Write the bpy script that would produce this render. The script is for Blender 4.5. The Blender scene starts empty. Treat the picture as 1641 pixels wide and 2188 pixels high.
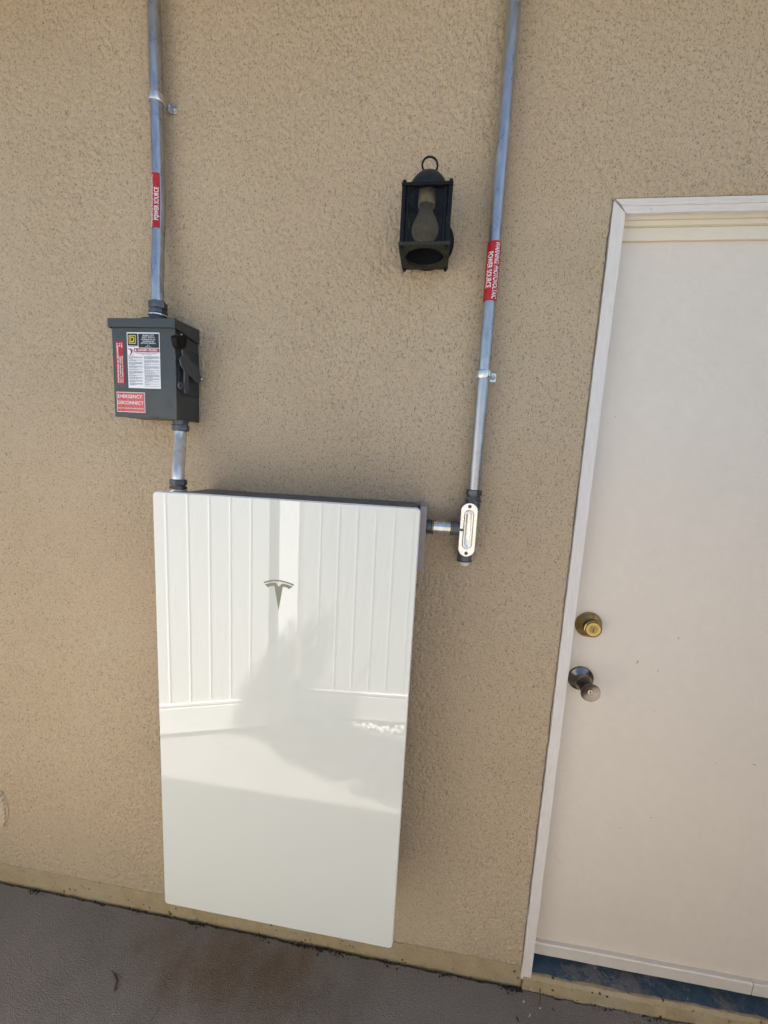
import bpy, bmesh, math, random
import numpy as np
from mathutils import Vector, Matrix, noise
random.seed(7)
R_ = math.radians
scn = bpy.context.scene
col = scn.collection

# ------------------------------------------------------------------ camera
F_PX, W_PX, H_PX = 819.879, 1641.0, 2188.0
CAM = Vector((0.6264, -0.9917, 1.5271))
ROT = Matrix(((0.99094, 0.12387, 0.05092), (0.06672, -0.12701, -0.98966), (-0.11612, 0.98410, -0.13412)))
cam_d = bpy.data.cameras.new('camera')
cam_d.sensor_fit = 'HORIZONTAL'
cam_d.sensor_width = 36.0
cam_d.lens = 36.0 * F_PX / W_PX
cam_d.clip_start = 0.02
cam_d.clip_end = 2000
cam = bpy.data.objects.new('camera', cam_d)
col.objects.link(cam)
bl = Matrix((ROT[0], -ROT[1], -ROT[2])).transposed().normalized()
cam.matrix_world = Matrix.Translation(CAM) @ bl.to_4x4()
scn.camera = cam

# ------------------------------------------------------------------ sky, sun, exposure
SUN = Vector((0.75, 0.17, 1.0)).normalized()        # direction towards the sun
elev = math.asin(SUN.z)
world = bpy.data.worlds.new('World')
scn.world = world
world.use_nodes = True
wt = world.node_tree
wt.nodes.clear()
sky = wt.nodes.new('ShaderNodeTexSky')
sky.sky_type = 'NISHITA'
sky.sun_disc = False
sky.sun_elevation = elev
sky.sun_rotation = math.atan2(SUN.x, SUN.y)
bg = wt.nodes.new('ShaderNodeBackground')
bg.inputs['Strength'].default_value = 0.05
wo = wt.nodes.new('ShaderNodeOutputWorld')
wt.links.new(sky.outputs[0], bg.inputs[0])
wt.links.new(bg.outputs[0], wo.inputs[0])
sun_d = bpy.data.lights.new('sun', 'SUN')
sun_d.energy = 5.0
sun_d.angle = R_(0.5)
sun_d.color = (1.0, 0.955, 0.89)
sun = bpy.data.objects.new('sun', sun_d)
col.objects.link(sun)
sun.rotation_euler = (-SUN).to_track_quat('-Z', 'Y').to_euler()
sun.location = (4, 1, 8)
vs = scn.view_settings
vs.view_transform = 'Standard'
vs.look = 'None'
vs.gamma = 1.0
vs.exposure = 2.36
vs.use_curve_mapping = False
scn.render.engine = 'CYCLES'
cy = scn.cycles
cy.use_denoising = True
cy.max_bounces = 7
cy.diffuse_bounces = 5
cy.use_adaptive_sampling = True
cy.adaptive_threshold = 0.015
cy.glossy_bounces = 4
cy.transparent_max_bounces = 12
cy.caustics_reflective = False
cy.caustics_refractive = False

# ------------------------------------------------------------------ pixel -> place
def ray(px, py):
    d = Vector(((px - W_PX / 2) / F_PX, (py - H_PX / 2) / F_PX, 1.0))
    return ROT.transposed() @ d
def at(px, py, y=0.0):
    d = ray(px, py); return CAM + d * ((y - CAM.y) / d.y)
def at_x(px, py, x):
    d = ray(px, py); return CAM + d * ((x - CAM.x) / d.x)
def at_z(px, py, z=0.0):
    d = ray(px, py); return CAM + d * ((z - CAM.z) / d.z)

# ------------------------------------------------------------------ materials
class NT:
    def __init__(s, name):
        s.m = bpy.data.materials.new(name); s.m.use_nodes = True
        s.t = s.m.node_tree; s.t.nodes.clear()
        s.out = s.n('ShaderNodeOutputMaterial')
        s.b = s.n('ShaderNodeBsdfPrincipled')
        s.l(s.b.outputs[0], s.out.inputs[0])
        s.co = s.n('ShaderNodeTexCoord').outputs['Object']
    def n(s, t, **k):
        x = s.t.nodes.new(t)
        for a, v in k.items(): setattr(x, a, v)
        return x
    def l(s, a, b): s.t.links.new(a, b)
    def set(s, **k):
        for a, v in k.items():
            i = s.b.inputs[a.replace('_', ' ')]
            if hasattr(v, 'is_output'): s.l(v, i)
            else: i.default_value = v
        return s
    def mapc(s, scale=(1, 1, 1), loc=(0, 0, 0), rot=(0, 0, 0)):
        m = s.n('ShaderNodeMapping'); s.l(s.co, m.inputs[0])
        m.inputs['Scale'].default_value = scale; m.inputs['Location'].default_value = loc
        m.inputs['Rotation'].default_value = rot
        return m.outputs[0]
    def noise(s, scale, detail=2, rough=.5, co=None, dist=0.0):
        x = s.n('ShaderNodeTexNoise'); s.l(co or s.co, x.inputs['Vector'])
        x.inputs['Scale'].default_value = scale; x.inputs['Detail'].default_value = detail
        x.inputs['Roughness'].default_value = rough; x.inputs['Distortion'].default_value = dist
        return x.outputs['Fac']
    def vor(s, scale, feature='F1', co=None, rnd=1.0, out='Distance'):
        x = s.n('ShaderNodeTexVoronoi', feature=feature); s.l(co or s.co, x.inputs['Vector'])
        x.inputs['Scale'].default_value = scale; x.inputs['Randomness'].default_value = rnd
        return x.outputs[out]
    def ramp(s, fac, stops, interp='LINEAR'):
        r = s.n('ShaderNodeValToRGB'); s.l(fac, r.inputs[0])
        e = r.color_ramp.elements; r.color_ramp.interpolation = interp
        while len(e) < len(stops): e.new(0.5)
        for x, (p, c) in zip(e, stops):
            x.position = p
            x.color = (c, c, c, 1) if not hasattr(c, '__len__') else (*c[:3], 1)
        return r.outputs[0]
    def mix(s, fac, a, b, mode='MIX'):
        x = s.n('ShaderNodeMix', data_type='RGBA', blend_type=mode)
        for v, i in ((fac, 0), (a, 6), (b, 7)):
            if hasattr(v, 'is_output'): s.l(v, x.inputs[i])
            elif i == 0: x.inputs[0].default_value = v
            else: x.inputs[i].default_value = (v, v, v, 1) if not hasattr(v, '__len__') else (*v[:3], 1)
        return x.outputs[2]
    def math(s, op, a, b=0.0):
        x = s.n('ShaderNodeMath', operation=op)
        for v, i in ((a, 0), (b, 1)):
            if hasattr(v, 'is_output'): s.l(v, x.inputs[i])
            else: x.inputs[i].default_value = v
        return x.outputs[0]
    def sep(s, co=None):
        x = s.n('ShaderNodeSeparateXYZ'); s.l(co or s.co, x.inputs[0]); return x.outputs
    def bump(s, h, dist, strength=1.0):
        x = s.n('ShaderNodeBump'); s.l(h, x.inputs['Height'])
        x.inputs['Distance'].default_value = dist; x.inputs['Strength'].default_value = strength
        s.l(x.outputs[0], s.b.inputs['Normal']); return s

def plain(name, c, rough=.5, metal=0.0, var=.12, vs_=40, bump=0.0, bs=200, **k):
    t = NT(name)
    n = t.noise(vs_, 4, .6)
    f = t.ramp(n, [(.3, 1 - var), (.7, 1 + var)])
    t.set(Base_Color=t.mix(1.0, c, f, 'MULTIPLY'), Metallic=metal)
    r = t.ramp(t.noise(vs_ * 2.3, 3), [(.3, max(0, rough - .06)), (.7, min(1, rough + .06))])
    t.set(Roughness=r, **k)
    if bump: t.bump(t.noise(bs, 3), bump)
    return t.m

M = {}
def stucco(name, relief):
    t = NT(name); z = t.sep()[2]
    big = t.noise(2.2, 4, .6)
    c = t.ramp(big, [(.28, (.372, .292, .194)), (.5, (.410, .325, .222)), (.74, (.422, .340, .242))])
    c = t.mix(t.ramp(t.noise(3.3, 3, .6, co=t.mapc(loc=(4, 2, 7))), [(.35, 0.0), (.65, .8)]), c, (.410, .318, .218))
    sp = t.ramp(t.noise(245, 2, .6, co=t.mapc((1.25, 1, .8))), [(.30, .80), (.42, 1.06), (.53, 1.06), (.61, .72), (.71, .48)])
    c = t.mix(1.0, c, sp, 'MULTIPLY')
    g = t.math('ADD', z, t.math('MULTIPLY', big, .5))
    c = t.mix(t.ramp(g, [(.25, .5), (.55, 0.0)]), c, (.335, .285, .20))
    t.set(Base_Color=c, Roughness=.95)
    t.b.inputs['Specular IOR Level'].default_value = .15
    if relief: t.bump(t.noise(140, 2, .6), .006)
    return t.m
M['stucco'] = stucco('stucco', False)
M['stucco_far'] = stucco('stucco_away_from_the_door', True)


def footing():
    t = NT('footing_paint'); z = t.sep()[2]
    n = t.noise(22, 5, .65)
    c = t.ramp(n, [(.25, (.27, .205, .115)), (.55, (.335, .262, .152)), (.8, (.36, .29, .18))])
    c = t.mix(t.ramp(t.noise(6, 4), [(.45, 0.0), (.7, .6)]), c, (.35, .30, .21))
    pit = t.ramp(t.vor(44), [(.13, 1.0), (.20, 0.0)])
    pm = t.ramp(t.noise(9, 3, .6), [(.44, 0.0), (.54, 1.0)])
    c = t.mix(t.math('MULTIPLY', pit, pm), c, (.06, .045, .025))
    sm = t.ramp(t.noise(70, 4, .7), [(.60, 0.0), (.72, .75)])
    c = t.mix(t.math('MULTIPLY', sm, t.ramp(t.noise(4.5, 3), [(.45, 0.1), (.6, 1.0)])), c, (.10, .07, .035))
    t.set(Base_Color=c, Roughness=.9)
    t.bump(t.math('SUBTRACT', t.noise(90, 4), t.math('MULTIPLY', pit, .5)), .003)
    return t.m
M['footing'] = footing()

def concrete():
    t = NT('concrete'); x, y, zz = t.sep()
    n = t.noise(4.5, 5, .65)
    c = t.ramp(n, [(.25, (.24, .222, .210)), (.5, (.295, .274, .260)), (.78, (.335, .312, .298))])
    # shade and some grime put into the colour along the house foot, wandering edge
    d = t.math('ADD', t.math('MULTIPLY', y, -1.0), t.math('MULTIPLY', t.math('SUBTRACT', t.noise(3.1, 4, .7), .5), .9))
    shade_grime = t.ramp(d, [(.25, 1.0), (.60, 0.0)])
    c = t.mix(shade_grime, c, t.mix(1.0, c, (.64, .625, .615), 'MULTIPLY'))
    gr = t.noise(330, 2, .65)
    c = t.mix(1.0, c, t.ramp(gr, [(.28, .50), (.46, 1.0), (.58, 1.05), (.74, 1.55)]), 'MULTIPLY')
    # rusty brown stain in front of the cabinet
    dx = t.math('DIVIDE', t.math('SUBTRACT', x, .16), .36)
    dy = t.math('DIVIDE', t.math('ADD', y, .09), .13)
    d = t.math('ADD', t.math('MULTIPLY', dx, dx), t.math('MULTIPLY', dy, dy))
    d = t.math('ADD', d, t.math('MULTIPLY', t.math('SUBTRACT', t.noise(7, 5, .7), .5), 2.6))
    c = t.mix(t.ramp(d, [(.0, .95), (1.3, 0.0)]), c, t.mix(1.0, c, (.72, .58, .44), 'MULTIPLY'))
    fl = t.ramp(t.vor(60), [(.05, 1.0), (.09, 0.0)])
    c = t.mix(t.math('MULTIPLY', fl, t.ramp(n, [(.46, 0.0), (.56, .85)])), c, (.05, .043, .04))
    t.set(Base_Color=c, Roughness=.92)
    t.b.inputs['Specular IOR Level'].default_value = .25
    t.bump(t.math('ADD', gr, t.math('MULTIPLY', t.noise(90, 3), .6)), .0045)
    return t.m
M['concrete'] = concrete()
M['soil'] = plain('soil', (.022, .018, .015), .98, var=.4, vs_=120, bump=.01, bs=300)
M['earth'] = plain('earth', (.20, .17, .13), .98, var=.25, vs_=3, bump=.01)

def old_white():
    t = NT('old_white_paint')
    g = t.noise(26, 4, .6, co=t.mapc((30, 30, 1.2)))
    c = t.ramp(g, [(.3, (.66, .615, .57)), (.55, (.735, .69, .645)), (.8, (.76, .72, .68))])
    fl = t.ramp(t.noise(14, 5, .75, co=t.mapc((5, 5, 1))), [(.66, 0.0), (.72, .6)])
    c = t.mix(fl, c, (.34, .31, .28))
    t.set(Base_Color=c, Roughness=.55)
    t.bump(t.math('ADD', g, t.math('MULTIPLY', t.noise(30, 3), .5)), .0025)
    return t.m
M['old_white'] = old_white()
def old_white_h():
    t = NT('old_white_paint_flat_grain')
    g = t.noise(26, 4, .6, co=t.mapc((1.2, 30, 30)))
    c = t.ramp(g, [(.3, (.66, .615, .57)), (.55, (.735, .69, .645)), (.8, (.76, .72, .68))])
    fl = t.ramp(t.noise(16, 5, .75, co=t.mapc((1, 5, 3))), [(.64, 0.0), (.70, .6)])
    c = t.mix(fl, c, (.34, .31, .28))
    t.set(Base_Color=c, Roughness=.55)
    t.bump(t.math('ADD', g, t.math('MULTIPLY', t.noise(30, 3), .5)), .0025)
    return t.m
M['old_white_h'] = old_white_h()
def door_paint(name, base, speck):
    t = NT(name); x, y, z = t.sep()
    n = t.noise(2.2, 4, .6)
    c = t.ramp(n, [(.3, tuple(v * .95 for v in base)), (.7, base)])
    n2 = t.noise(30, 3, .6)
    c = t.mix(.5, c, t.mix(1.0, c, t.ramp(n2, [(.3, .95), (.7, 1.03)]), 'MULTIPLY'))
    d = t.ramp(t.vor(38, co=t.mapc((1, .02, 1))), [(.030, 1.0), (.060, 0.0)])
    d2 = t.ramp(t.vor(75, co=t.mapc((1, .02, 1), loc=(.3, 0, .7))), [(.035, 1.0), (.065, 0.0)])
    d = t.math('MAXIMUM', d, d2)
    m = t.ramp(t.noise(5.5, 3, .6), [(speck, 0.0), (speck + .08, .9)])
    c = t.mix(t.math('MULTIPLY', d, m), c, (.06, .05, .045))
    t.set(Base_Color=c, Roughness=.42)
    t.bump(t.math('ADD', t.noise(55, 3, .6), t.math('MULTIPLY', t.noise(5, 2), 1.5)), .0012)
    return t.m
M['door'] = door_paint('door_paint', (.645, .572, .488), .60)
M['cream'] = door_paint('cream_trim_paint', (.66, .60, .49), .47)
M['strip'] = door_paint('sill_board_paint', (.60, .555, .495), .62)
def blue_sill():
    t = NT('worn_blue_paint')
    w = t.noise(16, 6, .72)
    w2 = t.noise(5, 3)
    m = t.ramp(t.math('ADD', t.math('MULTIPLY', w, .65), t.math('MULTIPLY', w2, .4)), [(.53, 0.0), (.60, .88)])
    g = t.ramp(t.noise(60, 4), [(.3, (.11, .105, .105)), (.7, (.18, .17, .168))])
    b = t.ramp(t.noise(40, 3), [(.3, (.030, .055, .085)), (.7, (.050, .082, .118))])
    c = t.mix(m, b, g)
    wh = t.ramp(t.noise(120, 3, .7), [(.66, 0.0), (.72, .9)])
    c = t.mix(t.math('MULTIPLY', wh, t.ramp(t.noise(7, 3), [(.55, 0.0), (.62, .8)])), c, (.45, .43, .40))
    t.set(Base_Color=c, Roughness=.65)
    t.bump(t.math('ADD', t.noise(80, 4), m), .002)
    return t.m
M['blue_sill'] = blue_sill()

def galv(name, tint=(.40, .415, .44), rough=.31):
    t = NT(name)
    sp = t.noise(60, 3, .6, co=t.mapc((1, 1, .35)))
    c = t.mix(1.0, tint, t.ramp(sp, [(.3, .78), (.7, 1.1)]), 'MULTIPLY')
    sm = t.ramp(t.noise(18, 5, .7, co=t.mapc((1, 1, .3))), [(.58, 0.0), (.72, .5)])
    c = t.mix(sm, c, (.30, .31, .33))
    dk = t.ramp(t.vor(40), [(.045, 1.0), (.07, 0.0)])
    c = t.mix(t.math('MULTIPLY', dk, t.ramp(t.noise(9), [(.55, 0.0), (.6, .8)])), c, (.05, .05, .055))
    t.set(Base_Color=c, Metallic=.85, Roughness=t.ramp(sp, [(.3, rough - .07), (.7, rough + .10)]))
    t.bump(t.noise(45, 2), .0004)
    return t.m
M['galv'] = galv('galvanized_steel')
M['bright_steel'] = galv('bright_zinc_steel', (.66, .66, .64), .20)
M['dull_steel'] = galv('dull_zinc_steel', (.74, .73, .69), .42)
M['die_cast'] = plain('zinc_die_cast', (.10, .105, .115), .42, .75, var=.3, vs_=60, bump=.0006)
M['alu'] = plain('stamped_aluminium', (.80, .77, .74), .30, .95, var=.06, vs_=30)
M['pvc_grey'] = plain('grey_enamel_fitting', (.085, .088, .10), .40, 0.0, var=.15, vs_=80)
M['plug'] = plain('pale_plastic_plug', (.50, .49, .46), .45)
M['gasket'] = plain('gasket', (.03, .028, .02), .6)
M['gold_ring'] = plain('yellow_zinc_ring', (.42, .33, .12), .35, .8)
M['box_grey'] = plain('grey_enamel', (.040, .046, .046), .38, 0.0, var=.08, vs_=14, bump=.0003, bs=400)
M['handle_grey'] = plain('handle_enamel', (.030, .034, .040), .42, 0.0, var=.12, vs_=40)
M['lever_grey'] = plain('lever_enamel', (.058, .063, .075), .45, var=.1, vs_=40)
M['black_plastic'] = plain('black_plastic', (.004, .004, .004), .6, var=.1, Specular_IOR_Level=.2)
M['slot_black'] = plain('dark_slot', (.004, .004, .005), .8)
M['label_white'] = plain('label_white', (.70, .71, .73), .35, var=.03)
M['label_red'] = plain('label_red', (.36, .008, .012), .55, var=.05)
def sun_red():
    t = NT('peeling_red_film')
    w = t.noise(150, 4, .75)
    g = t.sep()[0]
    f = t.math('ADD', w, t.math('MULTIPLY', t.math('SUBTRACT', g, -.13), 3.2))
    m = t.ramp(f, [(.64, 0.0), (.72, .42)])
    t.set(Base_Color=t.mix(m, (.46, .012, .016), (.62, .22, .20)), Roughness=.55)
    return t.m
M['label_red2'] = sun_red()
M['label_black'] = plain('label_black', (.007, .007, .008), .35, var=.03)
M['print_white'] = plain('print_white', (.74, .74, .75), .4, var=.02)
M['print_dark'] = plain('print_dark', (.04, .04, .05), .5, var=.02)
M['print_grey'] = plain('print_grey', (.13, .13, .14), .5, var=.05)
M['print_yellow'] = plain('print_yellow', (.58, .46, .03), .4, var=.02)
M['print_red'] = plain('print_red', (.45, .02, .03), .4, var=.02)

def glass_panel():
    t = NT('white_glass_panel')
    t.set(Base_Color=(.565, .575, .54, 1), Roughness=.0, IOR=1.80)
    return t.m
M['panel'] = glass_panel()
M['panel_edge'] = plain('white_moulding', (.80, .80, .79), .3, var=.02)
M['batt_body'] = plain('dark_grey_casing', (.075, .075, .085), .45, var=.06, vs_=12, bump=.0003, bs=300)
M['tab'] = plain('smoky_plastic_cover', (.30, .265, .262), .35, var=.05)
M['emblem'] = plain('bronze_grey_emblem', (.175, .175, .135), .35, .25, var=.04)

M['iron'] = plain('black_painted_iron', (.004, .0042, .005), .55, var=.3, vs_=60, bump=.0008, bs=160, Specular_IOR_Level=.22)
M['iron_blue'] = plain('weathered_black_dome', (.007, .010, .017), .45, var=.3, vs_=40, bump=.0006, bs=160, Specular_IOR_Level=.35)
M['iron_moss'] = plain('lichened_iron', (.020, .021, .012), .85, var=.5, vs_=90, bump=.002, bs=220)
def dusty_glass():
    t = NT('dusty_lantern_glass')
    tr = t.n('ShaderNodeBsdfTransparent'); tr.inputs[0].default_value = (.80, .80, .78, 1)
    gl = t.n('ShaderNodeBsdfGlossy'); gl.inputs['Roughness'].default_value = .08
    gl.inputs[0].default_value = (.5, .5, .5, 1)
    df = t.n('ShaderNodeBsdfDiffuse'); df.inputs[0].default_value = (.10, .08, .06, 1)
    fr = t.n('ShaderNodeFresnel'); fr.inputs[0].default_value = 1.30
    m1 = t.n('ShaderNodeMixShader'); m2 = t.n('ShaderNodeMixShader')
    du = t.ramp(t.noise(110, 4, .7), [(.35, .01), (.7, .09)])
    t.l(du, m1.inputs[0]); t.l(tr.outputs[0], m1.inputs[1]); t.l(df.outputs[0], m1.inputs[2])
    t.l(fr.outputs[0], m2.inputs[0]); t.l(m1.outputs[0], m2.inputs[1]); t.l(gl.outputs[0], m2.inputs[2])
    t.l(m2.outputs[0], t.out.inputs[0])
    t.t.nodes.remove(t.b)
    return t.m
M['dusty_glass'] = dusty_glass()
M['socket'] = plain('cardboard_socket_sleeve', (.62, .54, .36), .7, var=.15, vs_=60)
def bulb_glass():
    t = NT('clear_bulb_glass')
    tr = t.n('ShaderNodeBsdfTransparent'); tr.inputs[0].default_value = (.86, .84, .78, 1)
    gl = t.n('ShaderNodeBsdfGlossy'); gl.inputs['Roughness'].default_value = .05
    df = t.n('ShaderNodeBsdfDiffuse'); df.inputs[0].default_value = (.50, .42, .30, 1)
    lw = t.n('ShaderNodeLayerWeight'); lw.inputs[0].default_value = .25
    m1 = t.n('ShaderNodeMixShader'); m2 = t.n('ShaderNodeMixShader')
    t.l(t.ramp(lw.outputs['Facing'], [(.0, .36), (.9, .62)]), m1.inputs[0]); t.l(tr.outputs[0], m1.inputs[1]); t.l(df.outputs[0], m1.inputs[2])
    t.l(t.ramp(lw.outputs['Fresnel'], [(0, .03), (1, .6)]), m2.inputs[0]); t.l(m1.outputs[0], m2.inputs[1]); t.l(gl.outputs[0], m2.inputs[2])
    t.l(m2.outputs[0], t.out.inputs[0]); t.t.nodes.remove(t.b)
    return t.m
M['bulb'] = bulb_glass()
M['brass'] = plain('worn_brass', (.40, .29, .11), .24, 1.0, var=.14, vs_=25)
M['brass_dark'] = plain('dull_brass', (.30, .23, .09), .4, .9, var=.3, vs_=70)
M['bronze'] = plain('satin_nickel_bronze', (.40, .33, .27), .24, 1.0, var=.12, vs_=40)
def brushed():
    t = NT('brushed_bronze_nickel')
    t.set(Base_Color=(.26, .222, .19, 1), Metallic=1.0, Roughness=.20, Anisotropic=.75)
    tg = t.n('ShaderNodeTangent', direction_type='RADIAL', axis='Y'); t.l(tg.outputs[0], t.b.inputs['Tangent'])
    return t.m
M['brushed'] = brushed()
_t = NT('white_vinyl'); _t.set(Base_Color=(.78, .78, .765, 1), Roughness=.35); M['vinyl'] = _t.m
M['vent'] = plain('painted_vent', (.42, .335, .235), .85, var=.15, vs_=40, bump=.001)
M['wood_eave'] = plain('painted_eave', (.55, .47, .36), .7, var=.1, vs_=5)
M['shingle'] = plain('roof_shingle', (.12, .10, .09), .95, var=.3, vs_=20)
M['stone'] = plain('white_stone', (.58, .55, .50), .85, var=.25, vs_=20, bump=.002)
M['leaf'] = plain('foliage', (.05, .085, .03), .7, var=.4, vs_=6)
M['bark'] = plain('bark', (.11, .08, .055), .9, var=.3, vs_=20, bump=.004)
M['dry_leaf'] = plain('dry_leaf', (.055, .028, .018), .8, var=.4, vs_=80)
M['chip'] = plain('pale_paint_chip', (.52, .50, .46), .7, var=.1)

# ------------------------------------------------------------------ mesh builder
ORIG = {}
class MB:
    def __init__(s): s.v = []; s.f = []
    def add(s, vs_, fs):
        o = len(s.v); s.v += [Vector(q) for q in vs_]; s.f += [tuple(o + i for i in f) for f in fs]; return s
    def box(s, a, b):
        (x0, y0, z0), (x1, y1, z1) = a, b
        x0, x1 = sorted((x0, x1)); y0, y1 = sorted((y0, y1)); z0, z1 = sorted((z0, z1))
        return s.add([(x0, y0, z0), (x1, y0, z0), (x1, y1, z0), (x0, y1, z0), (x0, y0, z1), (x1, y0, z1), (x1, y1, z1), (x0, y1, z1)],
                     [(0, 3, 2, 1), (4, 5, 6, 7), (0, 1, 5, 4), (1, 2, 6, 5), (2, 3, 7, 6), (3, 0, 4, 7)])
    def tube(s, path, r, n=24, caps=True, phase=0.0):
        path = [Vector(q) for q in path]
        rs = r if hasattr(r, '__len__') else [r] * len(path)
        d0 = (path[1] - path[0]).normalized()
        u = d0.orthogonal().normalized()
        rings = []
        for i, q in enumerate(path):
            a = path[max(i - 1, 0)]; b = path[min(i + 1, len(path) - 1)]
            d = (b - a).normalized() if (b - a).length > 1e-9 else d0
            u = (u - d * u.dot(d)).normalized(); w = d.cross(u)
            rings.append([q + (u * math.cos(phase + 2 * math.pi * k / n) + w * math.sin(phase + 2 * math.pi * k / n)) * rs[i] for k in range(n)])
        vs_ = [q for g in rings for q in g]; fs = []
        for i in range(len(path) - 1):
            for k in range(n):
                k2 = (k + 1) % n
                fs.append((i * n + k, i * n + k2, (i + 1) * n + k2, (i + 1) * n + k))
        if caps:
            fs.append(tuple(range(n - 1, -1, -1))); m = (len(path) - 1) * n
            fs.append(tuple(m + k for k in range(n)))
        return s.add(vs_, fs)
    def lathe(s, o, axis, prof, n=32, caps=True, phase=0.0):
        o = Vector(o); axis = Vector(axis).normalized(); u = axis.orthogonal().normalized(); w = axis.cross(u)
        vs_ = []
        for (r, h) in prof:
            for k in range(n):
                t = phase + 2 * math.pi * k / n
                vs_.append(o + axis * h + (u * math.cos(t) + w * math.sin(t)) * max(r, 1e-5))
        fs = []
        for i in range(len(prof) - 1):
            for k in range(n):
                k2 = (k + 1) % n
                fs.append((i * n + k, i * n + k2, (i + 1) * n + k2, (i + 1) * n + k))
        if caps:
            fs.append(tuple(range(n - 1, -1, -1))); m = (len(prof) - 1) * n
            fs.append(tuple(m + k for k in range(n)))
        return s.add(vs_, fs)
    def prism(s, pts, off):
        """closed polygon of 3-D points, extruded by the vector off"""
        n = len(pts); pts = [Vector(q) for q in pts]; off = Vector(off)
        return s.add(pts + [q + off for q in pts],
                     [tuple(range(n)), tuple(range(2 * n - 1, n - 1, -1))] + [(i, i + n, (i + 1) % n + n, (i + 1) % n) for i in range(n)])
    def torus(s, c, axis, R, r, n=40, m=10):
        c = Vector(c); axis = Vector(axis).normalized(); u = axis.orthogonal().normalized(); w = axis.cross(u)
        vs_ = []; fs = []
        for i in range(n):
            t = 2 * math.pi * i / n; e = u * math.cos(t) + w * math.sin(t)
            for j in range(m):
                q = 2 * math.pi * j / m
                vs_.append(c + e * (R + r * math.cos(q)) + axis * (r * math.sin(q)))
        for i in range(n):
            for j in range(m):
                fs.append((i * m + j, ((i + 1) % n) * m + j, ((i + 1) % n) * m + (j + 1) % m, i * m + (j + 1) % m))
        return s.add(vs_, fs)
    def build(s, name, mat, parent=None, origin=None, bevel=0.0, seg=2, angle=35, smooth=True):
        me = bpy.data.meshes.new(name)
        if parent is not None:
            root = parent
            while root.parent is not None: root = root.parent
            o = ORIG[root.name]
        else:
            o = Vector(origin) if origin is not None else Vector((0, 0, 0))
        me.from_pydata([q - o for q in s.v], [], s.f)
        bm = bmesh.new(); bm.from_mesh(me)
        bmesh.ops.recalc_face_normals(bm, faces=bm.faces)
        bm.to_mesh(me); bm.free()
        me.materials.append(M[mat] if isinstance(mat, str) else mat)
        if smooth:
            me.shade_smooth(); me.set_sharp_from_angle(angle=R_(angle))
        ob = bpy.data.objects.new(name, me); col.objects.link(ob)
        if parent is not None: ob.parent = parent
        else:
            ob.location = o; ORIG[ob.name] = o
        if bevel:
            b = ob.modifiers.new('bevel', 'BEVEL'); b.width = bevel; b.segments = seg; b.limit_method = 'ANGLE'; b.angle_limit = R_(40)
        return ob

def thing(name, loc, label, cat, group=None):
    o = bpy.data.objects.new(name, None); col.objects.link(o)
    o.location = loc; o.empty_display_size = .05; ORIG[o.name] = Vector(loc)
    return tag(o, label, cat, group)
def tag(o, label, cat, group=None):
    o['label'] = label; o['category'] = cat
    if group: o['group'] = group
    return o
def struct(o, kind='structure'):
    o['kind'] = kind; return o
def jit(x, f, a, seed=0.0):
    return a * noise.noise((x * f, seed, 3.7)) + .5 * a * noise.noise((x * f * 3.1, seed + 5, 1.3))

def flat_text(s, bold=0.0, align='CENTER'):
    """letter outlines as (verts, faces) in 2-D, cap height about 1"""
    cu = bpy.data.curves.new('t', 'FONT'); cu.body = s; cu.size = 1.0; cu.offset = bold; cu.resolution_u = 3
    ob = bpy.data.objects.new('t', cu); col.objects.link(ob)
    dg = bpy.context.evaluated_depsgraph_get()
    me = bpy.data.meshes.new_from_object(ob.evaluated_get(dg))
    vs_ = [v.co.copy() for v in me.vertices]; fs = [tuple(p.vertices) for p in me.polygons]
    bpy.data.objects.remove(ob); bpy.data.curves.remove(cu); bpy.data.meshes.remove(me)
    x0 = min(v.x for v in vs_); x1 = max(v.x for v in vs_); y0 = min(v.y for v in vs_); y1 = max(v.y for v in vs_)
    vs_ = [((v.x - x0) / (x1 - x0) - .5, (v.y - y0) / (y1 - y0) - .5) for v in vs_]
    return vs_, fs
def text_on(mb, s, c, right, up, w, h, bold=0.0):
    vs_, fs = flat_text(s, bold); c = Vector(c); right = Vector(right); up = Vector(up)
    return mb.add([c + right * (x * w) + up * (y * h) for x, y in vs_], fs)

# ================================================================== SETTING
# ground: earth to the horizon, the concrete walk with a ragged edge along the house
g = MB().add([(-400, -400, -.035), (400, -400, -.035), (400, 400, -.035), (-400, 400, -.035)], [(0, 1, 2, 3)])
struct(g.build('ground', 'earth'))
gap = MB().add([(-8, -1.4, -.018), (-1.0, -1.4, -.018), (-1.0, -.10, -.018), (6, -.10, -.018), (6, .06, -.018), (-8, .06, -.018)], [(0, 1, 2, 3, 4, 5)])  # soil in the joint, plus an unseen dark bed added leftward to cut bounce
struct(gap.build('soil_joint_and_added_bed', 'soil'))
edge = []
x = -1.04
while x < 6.0:
    w = .0050 + max(0, jit(x, 6, .008, 2)) + max(0, jit(x, 45, .0055, 9))
    if -.9 < x < 1.8:
        edge.append((x, -.001 - w)); x += .006
    else:
        edge.append((x, -.004)); x += .2
edge.append((6.0, -.004))
pts = [Vector((x, y, 0)) for x, y in edge] + [Vector((6, -1.37, 0)), Vector((.2, -1.365, 0)), Vector((-.05, -1.45, 0)), Vector((-1.02, -1.45, 0)), Vector((-1.02, -.7, 0)), Vector((-1.06, -.25, 0)), Vector((-1.05, -.004, 0))]
struct(MB().prism(pts, (0, 0, -.10)).build('concrete_walk', 'concrete', smooth=False))

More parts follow.
